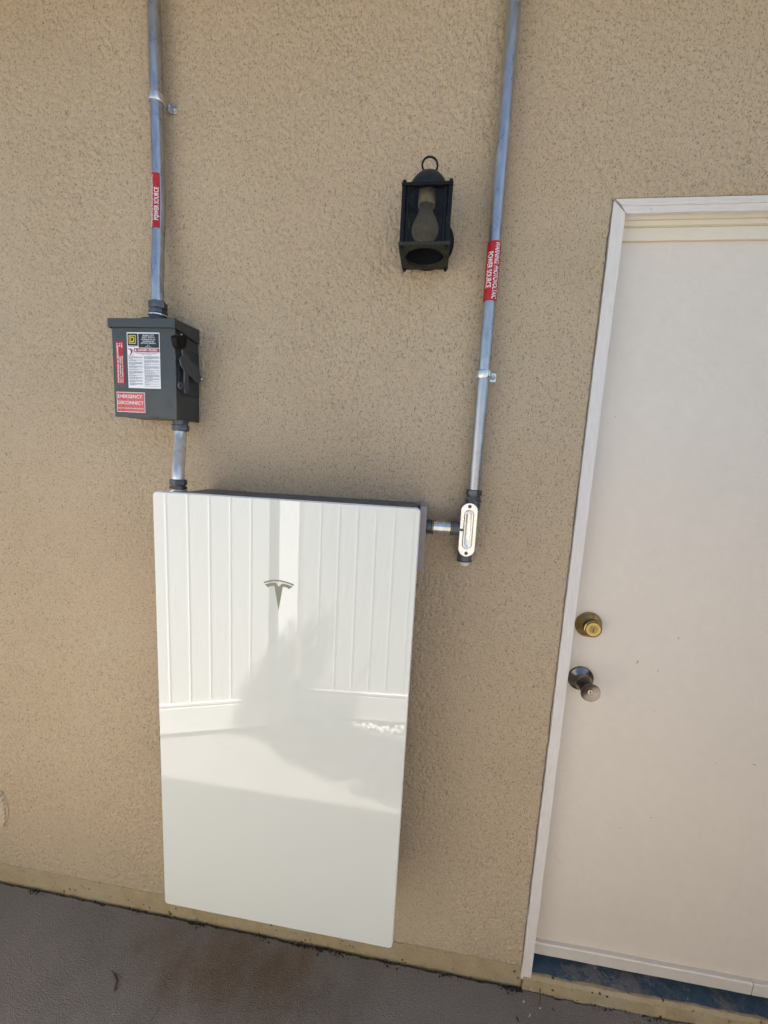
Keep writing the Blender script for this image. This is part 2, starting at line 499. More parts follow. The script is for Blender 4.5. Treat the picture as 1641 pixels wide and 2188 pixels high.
# house wall
X0, X1, XD0, XD1, ZD = -8.0, 6.0, .9865, 1.915, 2.1275
wall = thing('house_wall', (0, 0, 0), 'tan sand-textured stucco house wall behind the equipment and round the door', 'wall')
def relief(nx, nz, st, seed):
    """sand-finish height field in metres: band-passed lumps, calmer patches, scattered pits"""
    r = np.random.RandomState(seed)
    fx = np.fft.fftfreq(nx, st)[None, :]; fz = np.fft.fftfreq(nz, st)[:, None]
    def g(sx, sz):
        w = r.standard_normal((nz, nx)); f = np.exp(-2 * (math.pi ** 2) * ((fx * sx) ** 2 + (fz * sz) ** 2))
        o = np.fft.ifft2(np.fft.fft2(w) * f).real; return o / o.std()
    a = g(.0016, .0023); b = g(.0032, .0040); wide = g(.10, .10); wide2 = g(.32, .32)
    h = .70 * a + .42 * b
    h = np.tanh(h * .9)                                    # flattened tops, deep little valleys
    h = np.where(h > 0, h * .55, h)
    amp = np.clip(.95 + .22 * wide + .14 * wide2, .45, 1.45)
    h = h * amp * REL
    pit = g(.0026, .0032); h -= np.where(pit > 2.75 + .35 * wide, .0012, 0.0)
    return h + .0012 * wide2
REL = .0021
def relief_patch(name, x0, z0, z1, st, seed):
    """one sheet of stucco with the door opening left out and ragged edges"""
    ic = int(round((XD0 - .002 - x0) / st)); nx = ic + 1 + int((XD1 - XD0) / st)
    ir = int(round((ZD + .001 - z0) / st)); nz = int((z1 - z0) / st) + 1
    h = relief(nx, nz, st, seed)
    X, Z = np.meshgrid(x0 + np.arange(nx) * st, z0 + np.arange(nz) * st); X = X.copy(); Z = Z.copy(); Y = -h
    def carve(px, py, depth, rad):
        q = at(px, py, 0); i0 = int(round((q.x - x0) / st)); j0 = int(round((q.z - z0) / st)); k_ = int(rad / st) + 1
        for j in range(max(0, j0 - k_), min(nz, j0 + k_ + 1)):
            for i in range(max(0, i0 - k_), min(nx, i0 + k_ + 1)):
                d2 = ((X[j, i] - q.x) ** 2 + (Z[j, i] - q.z) ** 2) / rad ** 2
                if d2 < 1: Y[j, i] = max(Y[j, i], Y[j, i] + depth * (1 - d2))
    ck = [(1080 + a / 2.925, b / 2.925) for a, b in ((685, 1222), (640, 1160), (605, 1090), (560, 1010), (530, 920), (505, 820), (485, 720), (498, 640), (500, 560), (508, 410))]
    for (xa, ya), (xb_, yb) in zip(ck, ck[1:]):
        n_ = int(math.hypot(xb_ - xa, yb - ya) / 1.6)
        for i in range(n_): carve(xa + (xb_ - xa) * i / n_ + random.uniform(-.8, .8), ya + (yb - ya) * i / n_, .0012, .0024)
    for a, b in ((690, 720), (706, 705), (720, 690), (740, 670), (775, 650), (785, 632), (795, 620), (812, 606), (830, 595), (850, 585), (870, 585), (890, 590), (905, 600), (940, 630), (968, 718), (980, 778), (1000, 830), (1035, 855), (380, 645), (605, 900), (920, 370), (345, 95)):
        carve(400 + a / 3.282, 100 + b / 3.282, .0032, .0034)
    for i in range(46):
        carve(1080 + random.gauss(290, 70) / 2.925, random.gauss(950, 110) / 2.925, .0026, .0030)
    for a, b in ((535, 228), (510, 255), (970, 322), (1006, 574), (505, 405), (385, 660), (500, 648), (1372, 410)):
        carve(1080 + a / 2.925, b / 2.925, .005, .0042)
    for r_ in range(ir + 1):                               # ragged edge along the casing
        z = Z[r_, 0]; e = XD0 - .0012 + jit(z, 14, .0014, 11) + jit(z, 60, .0009, 12)
        X[r_, ic - 1:ic + 1] = [e - .0012, e]; Y[r_, ic] = .012
    for c_ in range(ic, nx):                               # and over the head casing
        x = X[ir + 3, c_]; e = ZD + .0006 + jit(x, 14, .0012, 21)
        Z[ir, c_] = e; Z[ir + 1, c_] = e + .0012; Y[ir, c_] = .012
    for c_ in range(ic + 1):                               # ragged hem above the footing
        x = X[4, c_]; e = .0725 + jit(x, 7, .004, 4) + jit(x, 40, .0015, 8)
        Z[0, c_] = e; Z[1, c_] = e + .0006; Y[0, c_] = .012; Y[1, c_] = min(Y[1, c_], .0005)
    co = np.stack([X, Y, Z], -1).reshape(-1, 3).astype(np.float32)
    rr, cc_ = np.meshgrid(np.arange(nz - 1), np.arange(nx - 1), indexing='ij')
    keep = ~((rr < ir) & (cc_ >= ic))
    k = (rr * nx + cc_)[keep]
    f = np.stack([k, k + 1, k + 1 + nx, k + nx], 1).astype(np.int32)
    used = np.zeros(len(co), bool); used[f.ravel()] = True
    new = np.cumsum(used) - 1; co = co[used]; f = new[f].astype(np.int32)
    me = bpy.data.meshes.new(name)
    me.vertices.add(len(co)); me.vertices.foreach_set('co', co.ravel())
    me.loops.add(f.size); me.loops.foreach_set('vertex_index', f.ravel())
    me.polygons.add(len(f)); me.polygons.foreach_set('loop_start', np.arange(0, f.size, 4, dtype=np.int32))
    me.update(calc_edges=True); me.shade_smooth()
    me.materials.append(M['stucco'])
    o = bpy.data.objects.new(name, me); col.objects.link(o); o.parent = wall
    return o
ZT, XL = 2.66, -1.25
relief_patch('stucco_field', XL, .072, ZT, .0024, 1)
bx3 = MB().box((X0, .0006, .073), (XL + .006, .16, ZT)).box((XD1 - .003, .0006, .073), (X1, .16, ZT)).box((X0, .0006, ZT - .004), (X1, .16, 2.90))
bx3.build('stucco_wall', 'stucco_far', wall, smooth=False)
MB().box((XL, .014, .080), (XD0 - .004, .16, ZT)).box((XD0 - .004, .014, ZD + .004), (XD1, .16, ZT)).build('wall_core', 'wood_eave', wall, smooth=False)
ft = []
for i in range(240):
    x = X0 + (XD0 + .005 - X0) * i / 239
    ft.append((x, .003 + jit(x, 5, .0015, 31)))
MB().box((X0, .0035, -.12), (XD0 + .004, .15, .085)).build('footing', 'footing', wall)
MB().box((XD1, .0035, -.12), (X1, .15, .085)).build('footing', 'footing', wall)
# eave
MB().box((X0, -.335, 2.80), (X1, -.001, 2.82)).build('soffit', 'wood_eave', wall)
MB().box((X0, -.365, 2.76), (X1, -.336, 2.94)).build('fascia', 'wood_eave', wall)
MB().prism([(X0, -.38, 2.945), (X0, 1.2, 3.45), (X0, 1.2, 3.49), (X0, -.38, 2.965)], (X1 - X0, 0, 0)).build('roof', 'shingle', wall)
MB().box((X0, .161, -.1), (X1, .9, 3.1)).build('inner_wall', 'wood_eave', wall)

# ================================================================== DOOR
YD = .040
frame = thing('door_frame', (XD0, 0, .03), 'weathered white wooden door casing with mitred corner round the cream door', 'door frame')
def cas(zs, x0, x1, seed):
    L = []; Rr = []
    for z in zs:
        L.append((x0 + jit(z, 11, .0010, seed), z)); Rr.append((x1 + jit(z, 17, .0009, seed + 3), z))
    return L, Rr
zs = [.033 + (2.123 - .033) * i / 120 for i in range(121)]
mbx = MB(); L, Rr = cas(zs, XD0 + .0008, XD0 + .0285, 40)
vs_ = []; fs = []
n = len(zs)
for i, (l, r) in enumerate(zip(L, Rr)):
    top = 0
    zr = min(l[1], 2.0985)           # mitre: the inner edge ends lower
    vs_ += [(l[0], -.0025, l[1]), (r[0], -.0015, min(r[1], 2.0985)), (r[0], .052, min(r[1], 2.0985)), (l[0], .052, l[1])]
for i in range(n - 1):
    for k in range(4):
        fs.append((i * 4 + k, i * 4 + (k + 1) % 4, (i + 1) * 4 + (k + 1) % 4, (i + 1) * 4 + k))
fs += [(0, 3, 2, 1), tuple((n - 1) * 4 + k for k in range(4))]
mbx.add(vs_, fs).build('side_casing', 'old_white', frame, angle=25)
hx = [XD0 + .0045 + (XD1 - XD0 - .004) * i / 60 for i in range(61)]
vs_ = []; fs = []
for i, x in enumerate(hx):
    zb = 2.0985 + jit(x, 12, .0008, 50)
    zt = 2.1255 + jit(x, 12, .0008, 54)
    xi = max(x, XD0 + .0310)
    vs_ += [(x, -.003, zt), (max(x, XD0 + .0195), -.0030, 2.1125), (max(x, XD0 + .0197), -.0005, 2.1115), (xi, .0005, zb), (xi, .010, zb - .001), (x, .052, zt)]
for i in range(60):
    for k in range(6):
        fs.append((i * 6 + k, i * 6 + (k + 1) % 6, (i + 1) * 6 + (k + 1) % 6, (i + 1) * 6 + k))
fs += [(0, 1, 2, 3, 4, 5), tuple(360 + k for k in range(6))]
MB().add(vs_, fs).build('head_casing', 'old_white_h', frame, angle=20)
# head jamb: soffit with a bead, then the stop carrying fly specks
MB().add([(x, y, z) for x in (XD0 + .029, XD1 - .02) for (y, z) in [(.0105, 2.0972), (.016, 2.0935), (.021, 2.0935), (.0265, 2.087), (.033, 2.0855), (.034, 2.110), (.0105, 2.110)]],
         [tuple(range(7)), tuple(range(13, 6, -1))] + [(k, (k + 1) % 7, 7 + (k + 1) % 7, 7 + k) for k in range(7)]).build('head_jamb', 'cream', frame, angle=20)
MB().box((XD0 + .029, .0322, 2.058), (XD1 - .02, .06, 2.0858)).build('head_stop', 'cream', frame, bevel=.002)
MB().box((XD1 - .026, -.010, .033), (XD1 - .002, .052, 2.0975)).build('side_casing', 'old_white', frame, bevel=.002)

door = thing('door', (XD0 + .03, YD, .09), 'flat cream-white painted door with brass deadbolt and bronze knob', 'door')
MB().box((XD0 + .0295, YD, .085), (XD1 - .027, YD + .045, 2.065)).build('door_slab', 'door', door, bevel=.002)
# bottom board (two lengths butted together)
seam = at(1614, 2090, .026).x
vs0 = []
def bboard(x0, x1, seed):
    vs_ = []; fs = []; N = 30
    for i in range(N + 1):
        x = x0 + (x1 - x0) * i / N
        zt = .1275 + jit(x, 6, .0016, seed); zb = .0880 + jit(x, 9, .0010, seed + 2)
        vs_ += [(x, .0275, zb), (x, .0262, zt - .003), (x, .029, zt), (x, YD + .002, zt - .0005), (x, YD + .002, zb)]
    for i in range(N):
        for k in range(5):
            fs.append((i * 5 + k, i * 5 + (k + 1) % 5, (i + 1) * 5 + (k + 1) % 5, (i + 1) * 5 + k))
    fs += [(0, 1, 2, 3, 4), tuple(N * 5 + k for k in range(5))]
    return MB().add(vs_, fs)
bboard(XD0 + .0305, seam - .0012, 61).build('bottom_board', 'strip', door, angle=25)
bboard(seam + .0012, XD1 - .028, 67).build('bottom_board', 'strip', door, angle=25)

for px, py, w, h, tilt in ((1362, 1415, .0022, .0105, .25), (1450, 1364, .0014, .0075, .3), (1406, 1433, .0010, .007, .1), (1529, 1631, .0022, .0026, 0), (1392, 1747, .0026, .0030, .5), (1326, 1769, .0024, .0024, 0), (1612, 1634, .0110, .0016, .25), (1398, 1520, .0016, .0018, 0)):
    q = at(px, py, YD - .0008); cs, sn = math.cos(tilt), math.sin(tilt)
    MB().prism([q + Vector((cs * a * w / 2 + sn * b * h / 2, 0, -sn * a * w / 2 + cs * b * h / 2)) for a, b in ((-1, -.6), (0, -1), (.7, -.5), (1, .6), (.2, 1), (-.8, .5))], (0, .0004, 0)).build('scuff', 'print_grey', door, smooth=False)
# deadbolt
c = at(1259, 1336, YD - .006)
dx, dz = c.x, c.z
db = MB().lathe((dx, YD - .0002, dz), (0, -1, 0), [(.0345, 0), (.0345, .002), (.0325, .006), (.026, .012), (.0225, .0150), (.0215, .0165), (.0215, .0255), (.0222, .027), (.0222, .031), (.0205, .0325)], 48).build('deadbolt', 'brass', door, angle=30)
MB().lathe((dx, YD - .0327, dz), (0, -1, 0), [(.0185, 0), (.0180, .0006), (.0105, .0004), (.0098, -.0004)], 40, caps=False).build('deadbolt_face', 'brass', db)
MB().torus((dx, YD - .0330, dz), (0, 1, 0), .0192, .0007, 40, 6).build('face_groove', 'slot_black', db)
MB().lathe((dx, YD - .0324, dz), (0, -1, 0), [(.0096, 0), (.0094, .0012)], 32).build('lock_plug', 'brass_dark', db)
MB().box((dx - .0011, YD - .0339, dz - .0062), (dx + .0011, YD - .0334, dz + .0022)).build('keyhole', 'slot_black', db)
# knob
c = at(1241, 1450, YD - .004); kx, kz = c.x, c.z
kn = MB().lathe((kx, YD - .0002, kz), (0, -1, 0), [(.0335, 0), (.0335, .003), (.0320, .0055), (.0200, .0125), (.0180, .0155), (.0168, .021), (.0165, .030), (.0180, .045), (.0212, .060), (.0236, .0665), (.0244, .0690), (.0238, .0705), (.0226, .0703), (.0072, .0662)], 56).build('door_knob', 'brushed', door, angle=28)
MB().lathe((kx, YD - .0665, kz), (0, -1, 0), [(.0070, 0), (.0068, .0012)], 28).build('lock_plug', 'bronze', kn)
MB().torus((kx, YD - .0672, kz), (0, 1, 0), .0074, .0006, 28, 6).build('plug_gap', 'slot_black', kn)
MB().box((kx - .0009, YD - .0683, kz - .0042), (kx + .0009, YD - .0677, kz + .0030)).build('keyhole', 'slot_black', kn)

# sill
sill = thing('door_sill', (XD0, 0, 0), 'door sill with worn blue paint on top and tan plastered riser', 'sill')
vs_ = []; fs = []; N = 90
for i in range(N + 1):
    x = XD0 + .0065 + (XD1 - XD0 - .009) * i / N
    yf = -.004 + jit(x, 8, .004, 71) + jit(x, 40, .0015, 73)
    vs_ += [(x, yf, -.1), (x, yf, .040 + jit(x, 30, .0015, 75)), (x, yf + .007, .0475 + jit(x, 25, .001, 76)), (x, .10, .0485), (x, .10, -.1)]
for i in range(N):
    for k in range(5):
        fs.append((i * 5 + k, i * 5 + (k + 1) % 5, (i + 1) * 5 + (k + 1) % 5, (i + 1) * 5 + k))
fs += [(0, 1, 2, 3, 4), tuple(N * 5 + k for k in range(5))]
MB().add(vs_, fs).build('riser', 'footing', sill, angle=40)
vs_ = []; fs = []
for i in range(N + 1):
    x = XD0 + .030 + (XD1 - XD0 - .058) * i / N
    yf = .0075 + jit(x, 12, .004, 81) + jit(x, 60, .002, 83)
    vs_ += [(x, yf, .0495), (x, yf, .0515), (x, .09, .056), (x, .09, .050)]
for i in range(N):
    for k in range(4):
        fs.append((i * 4 + k, i * 4 + (k + 1) % 4, (i + 1) * 4 + (k + 1) % 4, (i + 1) * 4 + k))
fs += [(0, 1, 2, 3), tuple(N * 4 + k for k in range(4))]
MB().add(vs_, fs).build('painted_top', 'blue_sill', sill, angle=40)

# ================================================================== FENCE (seen mirrored in the cabinet's glass)
def fence_run(p0, p1, label, group):
    p0 = Vector((*p0, 0)); p1 = Vector((*p1, 0)); d = (p1 - p0); L = d.length; d.normalize()
    nrm = Vector((-d.y, d.x, 0))
    if nrm.y < 0: nrm = -nrm
    t = thing('board_fence', p0, label, 'fence', group)
    def bx(mb, u0, u1, w0, w1, z0, z1):
        q = [p0 + d * u + nrm * w for u, w in ((u0, w0), (u1, w0), (u1, w1), (u0, w1))]
        return mb.add([v + Vector((0, 0, z0)) for v in q] + [v + Vector((0, 0, z1)) for v in q],
                      [(0, 3, 2, 1), (4, 5, 6, 7), (0, 1, 5, 4), (1, 2, 6, 5), (2, 3, 7, 6), (3, 0, 4, 7)])
    bx(MB(), 0, L, -.050, 0.0, .035, .178).build('bottom_rail', 'vinyl', t, bevel=.003)
    bx(bx(MB(), 0, L, -.045, -.004, .1785, .187), 0, L, -.050, 0.0, .1872, .200).build('rail_lip', 'vinyl', t, bevel=.002)
    bx(MB(), 0, L, -.050, 0.0, 1.66, 1.80).build('top_rail', 'vinyl', t, bevel=.003)
    nb = int(round(L / .1)); first = None; w = L / nb
    for i in range(nb):
        if first is None:
            u0, u1 = .0012, w - .0012
            a = [(u0, -.034), (u1, -.034), (u1, -.019), (u1 - .007, -.010), (u0 + .007, -.010), (u0, -.019)]
            q = [p0 + d * u + nrm * ww + Vector((0, 0, .195)) for u, ww in a]
            first = MB().prism(q, (0, 0, 1.47)).build('board', 'vinyl', t)
        else:
            o = first.copy(); col.objects.link(o); o.parent = t; o.location = d * (w * i)
    return t
dl = Vector((-.638, .213)).normalized(); dr = Vector((.60, -.056)).normalized()
cl = Vector((-.175, -1.262)); cr = Vector((-.045, -1.374))
fence_run(cl, cl + dl * 1.0, 'white vinyl board fence panel mirrored in the left half of the glass front', None)
fence_run(cr, cr + dr * 3.48, 'white vinyl board fence panel mirrored in the right half of the glass front', None)
def fpost(c, rz, label):
    t = thing('fence_post', (c[0], c[1], 0), label, 'fence post', 'white vinyl fence posts')
    m = Matrix.Rotation(rz, 4, 'Z')
    def sq(h, z0, z1):
        q = [m @ Vector((sx * h, sy * h, z0)) + Vector((c[0], c[1], 0)) for sx, sy in ((-1, -1), (1, -1), (1, 1), (-1, 1))]
        return MB().prism(q, (0, 0, z1 - z0))
    sq(.058, -.02, 1.83).build('post', 'vinyl', t, bevel=.004)
    sq(.066, 1.831, 1.85).build('cap', 'vinyl', t, bevel=.004)
fpost((-.135, -1.335), R_(40), 'white vinyl corner fence post mirrored in the middle of the glass front')
e = cl + dl * 1.07; fpost((e.x, e.y - .02), R_(-18), 'white vinyl fence post at the far left end of the fence')
e = cl + dl * 1.15
fence_run((e.x - .02, e.y - .03), (e.x - 3.6, e.y - .25), 'white vinyl fence panel far left along the walk', None)

blocker = thing('added_shade_wall', (3.55, -.75, 0), 'unseen tan stucco wall added beyond the door to shade the walk', 'wall')  # unseen wall, added to block sun and bounce from the right
MB().box((3.45, -1.75, -.1), (3.61, -.001, 1.98)).build('wall_body', 'stucco_far', blocker, smooth=False)
MB().box((3.42, -1.75, 1.981), (3.64, -.001, 2.03)).build('coping', 'stucco_far', blocker, bevel=.006)

# pale stones along the foot of the right fence
mb = MB(); rs = random.Random(4)
ico = bmesh.new(); bmesh.ops.create_icosphere(ico, subdivisions=1, radius=1.0)
iv = [v.co.copy() for v in ico.verts]; ifc = [tuple(v.index for v in f.verts) for f in ico.faces]; ico.free()
for i in range(230):
    x = rs.uniform(.12, 2.1); y = -1.385 - .09 * (x + .0) * .055 / .06 * .1 + rs.uniform(-.03, .018) - .05 * max(0, x - .5) * .1
    s_ = rs.uniform(.008, .024); q = Vector((x, y, -.005 + s_ * .5)); rot = Matrix.Rotation(rs.uniform(0, 6), 3, 'Z') @ Matrix.Rotation(rs.uniform(0, 6), 3, 'X')
    k = (rs.uniform(.7, 1.5), rs.uniform(.6, 1.1), rs.uniform(.5, .9))
    mb.add([q + rot @ Vector((v.x * k[0], v.y * k[1], v.z * k[2])) * s_ * (1 + .25 * noise.noise(v * 2 + Vector((i, 0, 0)))) for v in iv], ifc)
tag(struct(mb.build('gravel', 'stone', smooth=False), 'stuff'), 'pale stones lying along the foot of the white fence', 'gravel')

# unseen columnar tree added to cast a person's shadow on walk and fence corner
tx, ty = 2.62, -.67
tr = thing('shadow_caster_tree', (tx, ty, 0), 'unseen narrow columnar evergreen added beyond the door to stand in for a person casting shadow', 'tree')
MB().tube([(tx, ty, -.03), (tx + .01, ty, 1.2), (tx, ty + .01, 2.6), (tx, ty, 3.9)], [.045, .036, .024, .006], 10).build('trunk', 'bark', tr)
mb = MB(); rs = random.Random(11)
for i in range(9000):
    t = rs.random() ** .8; z = .9 + 3.15 * t
    rr = (.10 + .10 * math.sin(math.pi * min(1, (1 - t) * 1.15)) ** .7) * (1 + .45 * noise.noise((z * 2.6, 3, 1)))
    a = rs.uniform(0, 2 * math.pi); rr *= rs.random() ** .4 * (1 + .35 * noise.noise((math.cos(a) * 1.5, math.sin(a) * 1.5, z * 3)))
    q = Vector((tx + rr * math.cos(a), ty + rr * math.sin(a), z))
    u = Vector((rs.gauss(0, .6), rs.gauss(0, .6), 1)).normalized(); w = u.cross(Vector((rs.gauss(0, 1), rs.gauss(0, 1), .1))).normalized()
    l = rs.uniform(.03, .06); b = rs.uniform(.010, .020)
    mb.add([q - w * b, q + u * l * .5 - w * b * .2, q + u * l, q + w * b], [(0, 1, 2, 3)])
mb.build('crown', 'leaf', tr, smooth=False)

# ================================================================== BATTERY CABINET
ZB, BW, BH, BD = .3314, .609, 1.099, .193
bat = thing('battery_cabinet', (BW / 2, -BD, ZB), 'glossy white wall-mounted battery cabinet with dark grey body mirroring a white fence', 'battery')
def rrect(x0, x1, z0, z1, r, y, n=6):
    pts = []
    for cx_, cz_, a0 in ((x1 - r, z1 - r, 0), (x0 + r, z1 - r, 90), (x0 + r, z0 + r, 180), (x1 - r, z0 + r, 270)):
        for k in range(n + 1):
            a = R_(a0 + 90 * k / n); pts.append((cx_ + r * math.cos(a), y, cz_ + r * math.sin(a)))
    return pts
MB().prism(rrect(.0008, BW - .0008, ZB + .0008, ZB + BH - .0008, .0095, -BD), (0, .006, 0)).build('front_panel', 'panel', bat, bevel=.0012, seg=2)
MB().prism(rrect(0, BW, ZB, ZB + BH, .010, -BD + .0062), (0, .009, 0)).build('panel_rim', 'panel_edge', bat, bevel=.001)
zbb = at(858, 1860, -.03).z
MB().prism(rrect(.012, BW - .0045, zbb, ZB + BH - .006, .016, -BD + .0155), (0, BD - .0155 - .012, 0)).build('body', 'batt_body', bat, bevel=.004, seg=3)
MB().box((.08, -.0125, ZB + .2), (BW - .08, -.0005, ZB + BH - .12)).build('wall_bracket', 'batt_body', bat)
# recessed grip and seam on the right flank
MB().box((BW - .0047, -.15, ZB + .50), (BW - .0033, -.05, ZB + .86)).build('side_plate', 'batt_body', bat, bevel=.0006)
tp = at(905, 1076, -.02); bt = at(897, 1220, -.03)
MB().prism([(BW - .0042, -.070, bt.z + .010), (BW - .0042, -.012, bt.z - .006), (BW - .0042, -.012, tp.z + .004), (BW - .0042, -.070, tp.z - .001)], (.0170, 0, 0)).build('side_cover', 'tab', bat, bevel=.002, seg=3)
# emblem
def logo(pts): return [at(540 + x / 13.675, 1220 + y / 13.675, -BD - .0006) for x, y in pts]
em = MB().prism(logo([(355, 395), (500, 352), (670, 343), (757, 468), (850, 365), (1000, 397), (1160, 462), (1060, 535), (1040, 530), (1018, 496), (950, 472), (872, 462), (750, 1130), (632, 440), (560, 435), (490, 447), (465, 482), (440, 470)]), (0, .0005, 0)).build('emblem', 'emblem', bat, smooth=False)
MB().prism(logo([(315, 320), (450, 280), (560, 264), (660, 258), (760, 266), (860, 285), (1060, 340), (1205, 395), (1185, 437), (1050, 380), (860, 325), (760, 307), (660, 300), (560, 308), (450, 330), (335, 357)]), (0, .0005, 0)).build('emblem_arc', 'emblem', em, smooth=False)

# ================================================================== DISCONNECT SWITCH
YF = -.095
tl = at(238, 681, YF - .003); trr = at(377, 682, YF - .003); br = at(377, 897, YF); bl_ = at(246, 889, YF)
sx0 = bl_.x; sx1 = br.x + .0005; sz0 = (br.z + bl_.z) / 2; sz1 = trr.z
sw = thing('disconnect_switch', ((sx0 + sx1) / 2, 0, sz0), 'dark grey safety switch box with warning labels and side lever', 'switch box')
box = MB().box((sx0 + .0025, YF + .003, sz0 + .002), (sx1 - .0015, -.001, sz1 - .004)).build('enclosure', 'box_grey', sw, bevel=.002)
MB().box((sx0, YF, sz0), (sx1 + .0008, YF + .0028, sz1 - .012)).build('front_cover', 'box_grey', sw, bevel=.0012)
MB().box((sx1 - .0008, YF + .003, sz0), (sx1 + .0008, -.003, sz1 - .030)).build('side_flange', 'box_grey', sw, bevel=.0006)
MB().box((sx0 - .006, YF - .005, sz1 - .0195), (sx1 + .0035, YF - .0032, sz1 + .001)).build('rain_hood', 'box_grey', sw, bevel=.0007)
MB().add([(x, y, z) for x in (sx0 - .006, sx1 + .0035) for (y, z) in ((YF - .003, sz1 - .001), (YF - .003, sz1 + .001), (-.001, sz1 + .006), (-.001, sz1 + .004))],
         [(0, 1, 2, 3), (7, 6, 5, 4), (0, 4, 5, 1), (1, 5, 6, 2), (2, 6, 7, 3), (3, 7, 4, 0)]).build('hood_top', 'box_grey', sw)
for xx in (sx0 - .0062, sx1 + .0022):
    MB().prism([(xx, YF - .003, sz1 - .0195), (xx, -.002, sz1 - .030), (xx, -.002, sz1 + .0035), (xx, YF - .003, sz1 - .0012)], (.0016, 0, 0)).build('hood_side', 'box_grey', sw)
# hub boss on top
hubc = at(338, 668, -.047)
hx_, hy_ = hubc.x, -.047
MB().lathe((hx_ - .012, hy_, sz1 + .002), (0, 0, 1), [(.036, 0), (.036, .005), (.033, .0085), (.030, .010)], 40).build('hub_plate', 'handle_grey', sw)
# seams on the side
def side(pts, x): return [at_x(200 + a / 4.757, 620 + b / 4.757, x) for a, b in pts]
XS = sx1 + .0010
MB().prism(side([(858, 610), (890, 585), (1062, 645), (1064, 1098), (895, 1060), (862, 1010)], XS), (.0022, 0, 0)).build('side_plate', 'handle_grey', sw, bevel=.0006)
lev = MB().prism(side([(905, 598), (922, 655), (950, 655), (962, 705), (1058, 790), (1076, 880), (1064, 948), (1034, 944), (956, 852), (952, 1056), (918, 1046), (912, 930), (914, 822), (880, 762), (866, 702), (884, 668), (898, 660), (890, 600)], sx1 + .012), (.0035, 0, 0)).build('lever', 'lever_grey', sw, bevel=.0006)
lc = at_x(200 + 886 / 4.757, 620 + 972 / 4.757, sx1 + .0125)
MB().torus(lc, (1, 0, 0), .0068, .0030, 28, 8).build('padlock_eye', 'lever_grey', lev)
pv = at_x(200 + 1056 / 4.757, 620 + 908 / 4.757, sx1 + .003)
MB().lathe(pv, (1, 0, 0), [(.0045, 0), (.0045, .013), (.003, .0145)], 20).build('pivot_screw', 'bright_steel', lev)
s2 = at_x(200 + 890 / 4.757, 620 + 462 / 4.757, sx1 + .003)
MB().lathe(s2, (1, 0, 0), [(.0040, -.001), (.0040, .002), (.0028, .0035)], 20).build('screw', 'bright_steel', sw)
# black grip
kb = side([(800, 590), (852, 602), (893, 588), (900, 470), (868, 452), (778, 455), (772, 480), (784, 545)], sx1 + .006)
cg = sum(kb, Vector()) / len(kb)
MB().prism([cg + (q - cg) * .95 for q in kb], (.016, 0, 0)).build('grip', 'black_plastic', lev, bevel=.004, seg=3)
# embossed O / OFF, dot and latch
p_ = at(364, 868, YF - .0004)
text_on(MB(), 'OFF', (p_.x, YF - .0004, p_.z), (1, 0, 0), (0, 0, 1), .019, .0085).build('off_mark', 'handle_grey', sw, smooth=False)
p_ = at(362, 855, YF - .0004)
text_on(MB(), 'O', (p_.x, YF - .0004, p_.z), (1, 0, 0), (0, 0, 1), .0075, .0085).build('off_symbol', 'handle_grey', sw, smooth=False)
p_ = at(331, 892, YF)
MB().box((p_.x - .009, YF - .003, sz0 - .001), (p_.x + .009, YF - .0002, sz0 + .0035)).build('latch', 'handle_grey', sw, bevel=.0006)

def plate(name, mat, x0, x1, z0, z1, y, parent, th=.0004):
    return MB().box((x0, y, z0), (x1, y + th, z1)).build(name, mat, parent, smooth=False)
# main label
a = at(271, 710, YF); b = at(344, 831, YF)
lx0, lx1, lz1, lz0 = a.x, b.x, a.z, b.z
lw, lh = lx1 - lx0, lz1 - lz0
Y1, Y2, Y3 = YF - .0006, YF - .0011, YF - .0015
lab = plate('instruction_label', 'label_white', lx0, lx1, lz0, lz1, Y1, sw)
def U(u): return lx0 + lw * u
def V(v): return lz1 - lh * v
plate('label_field', 'label_black', U(.025), U(.33), V(.235), V(.022), Y2, lab)
plate('label_field', 'label_black', U(.355), U(.98), V(.270), V(.022), Y2, lab)
plate('label_field', 'label_red', U(.215), U(.985), V(.345), V(.282), Y2, lab)
mb = MB()     # D in a frame
def fr(mb, u0, u1, v0, v1, tu, tv):
    for (a0, a1, b0, b1) in ((u0, u1, v0, v0 + tv), (u0, u1, v1 - tv, v1), (u0, u0 + tu, v0 + tv, v1 - tv), (u1 - tu, u1, v0 + tv, v1 - tv)):
        mb.add([(U(a0), Y3, V(b1)), (U(a1), Y3, V(b1)), (U(a1), Y3, V(b0)), (U(a0), Y3, V(b0))], [(0, 1, 2, 3)])
fr(mb, .065, .28, .052, .205, .022, .013)
def dpoly(k0, k1):
    u0, u1, v0, v1 = .11 + k0, .235 - k0, .077 + k0 * .62, .180 - k0 * .62
    return [(u0, v0), (u1 - .035, v0), (u1, v0 + .022), (u1, v1 - .022), (u1 - .035, v1), (u0, v1)]
o_, i_ = dpoly(0, 0), dpoly(.027, 0)
n = 6
mb.add([(U(u), Y3, V(v)) for u, v in o_ + i_], [(k, (k + 1) % n, n + (k + 1) % n, n + k) for k in range(n)])
for vv in (.077, .167):
    mb.add([(U(.092), Y3 - .0001, V(vv + .013)), (U(.13), Y3 - .0001, V(vv + .013)), (U(.13), Y3 - .0001, V(vv)), (U(.092), Y3 - .0001, V(vv))], [(0, 1, 2, 3)])
mb.build('emblem', 'print_yellow', lab, smooth=False)
mb = MB()
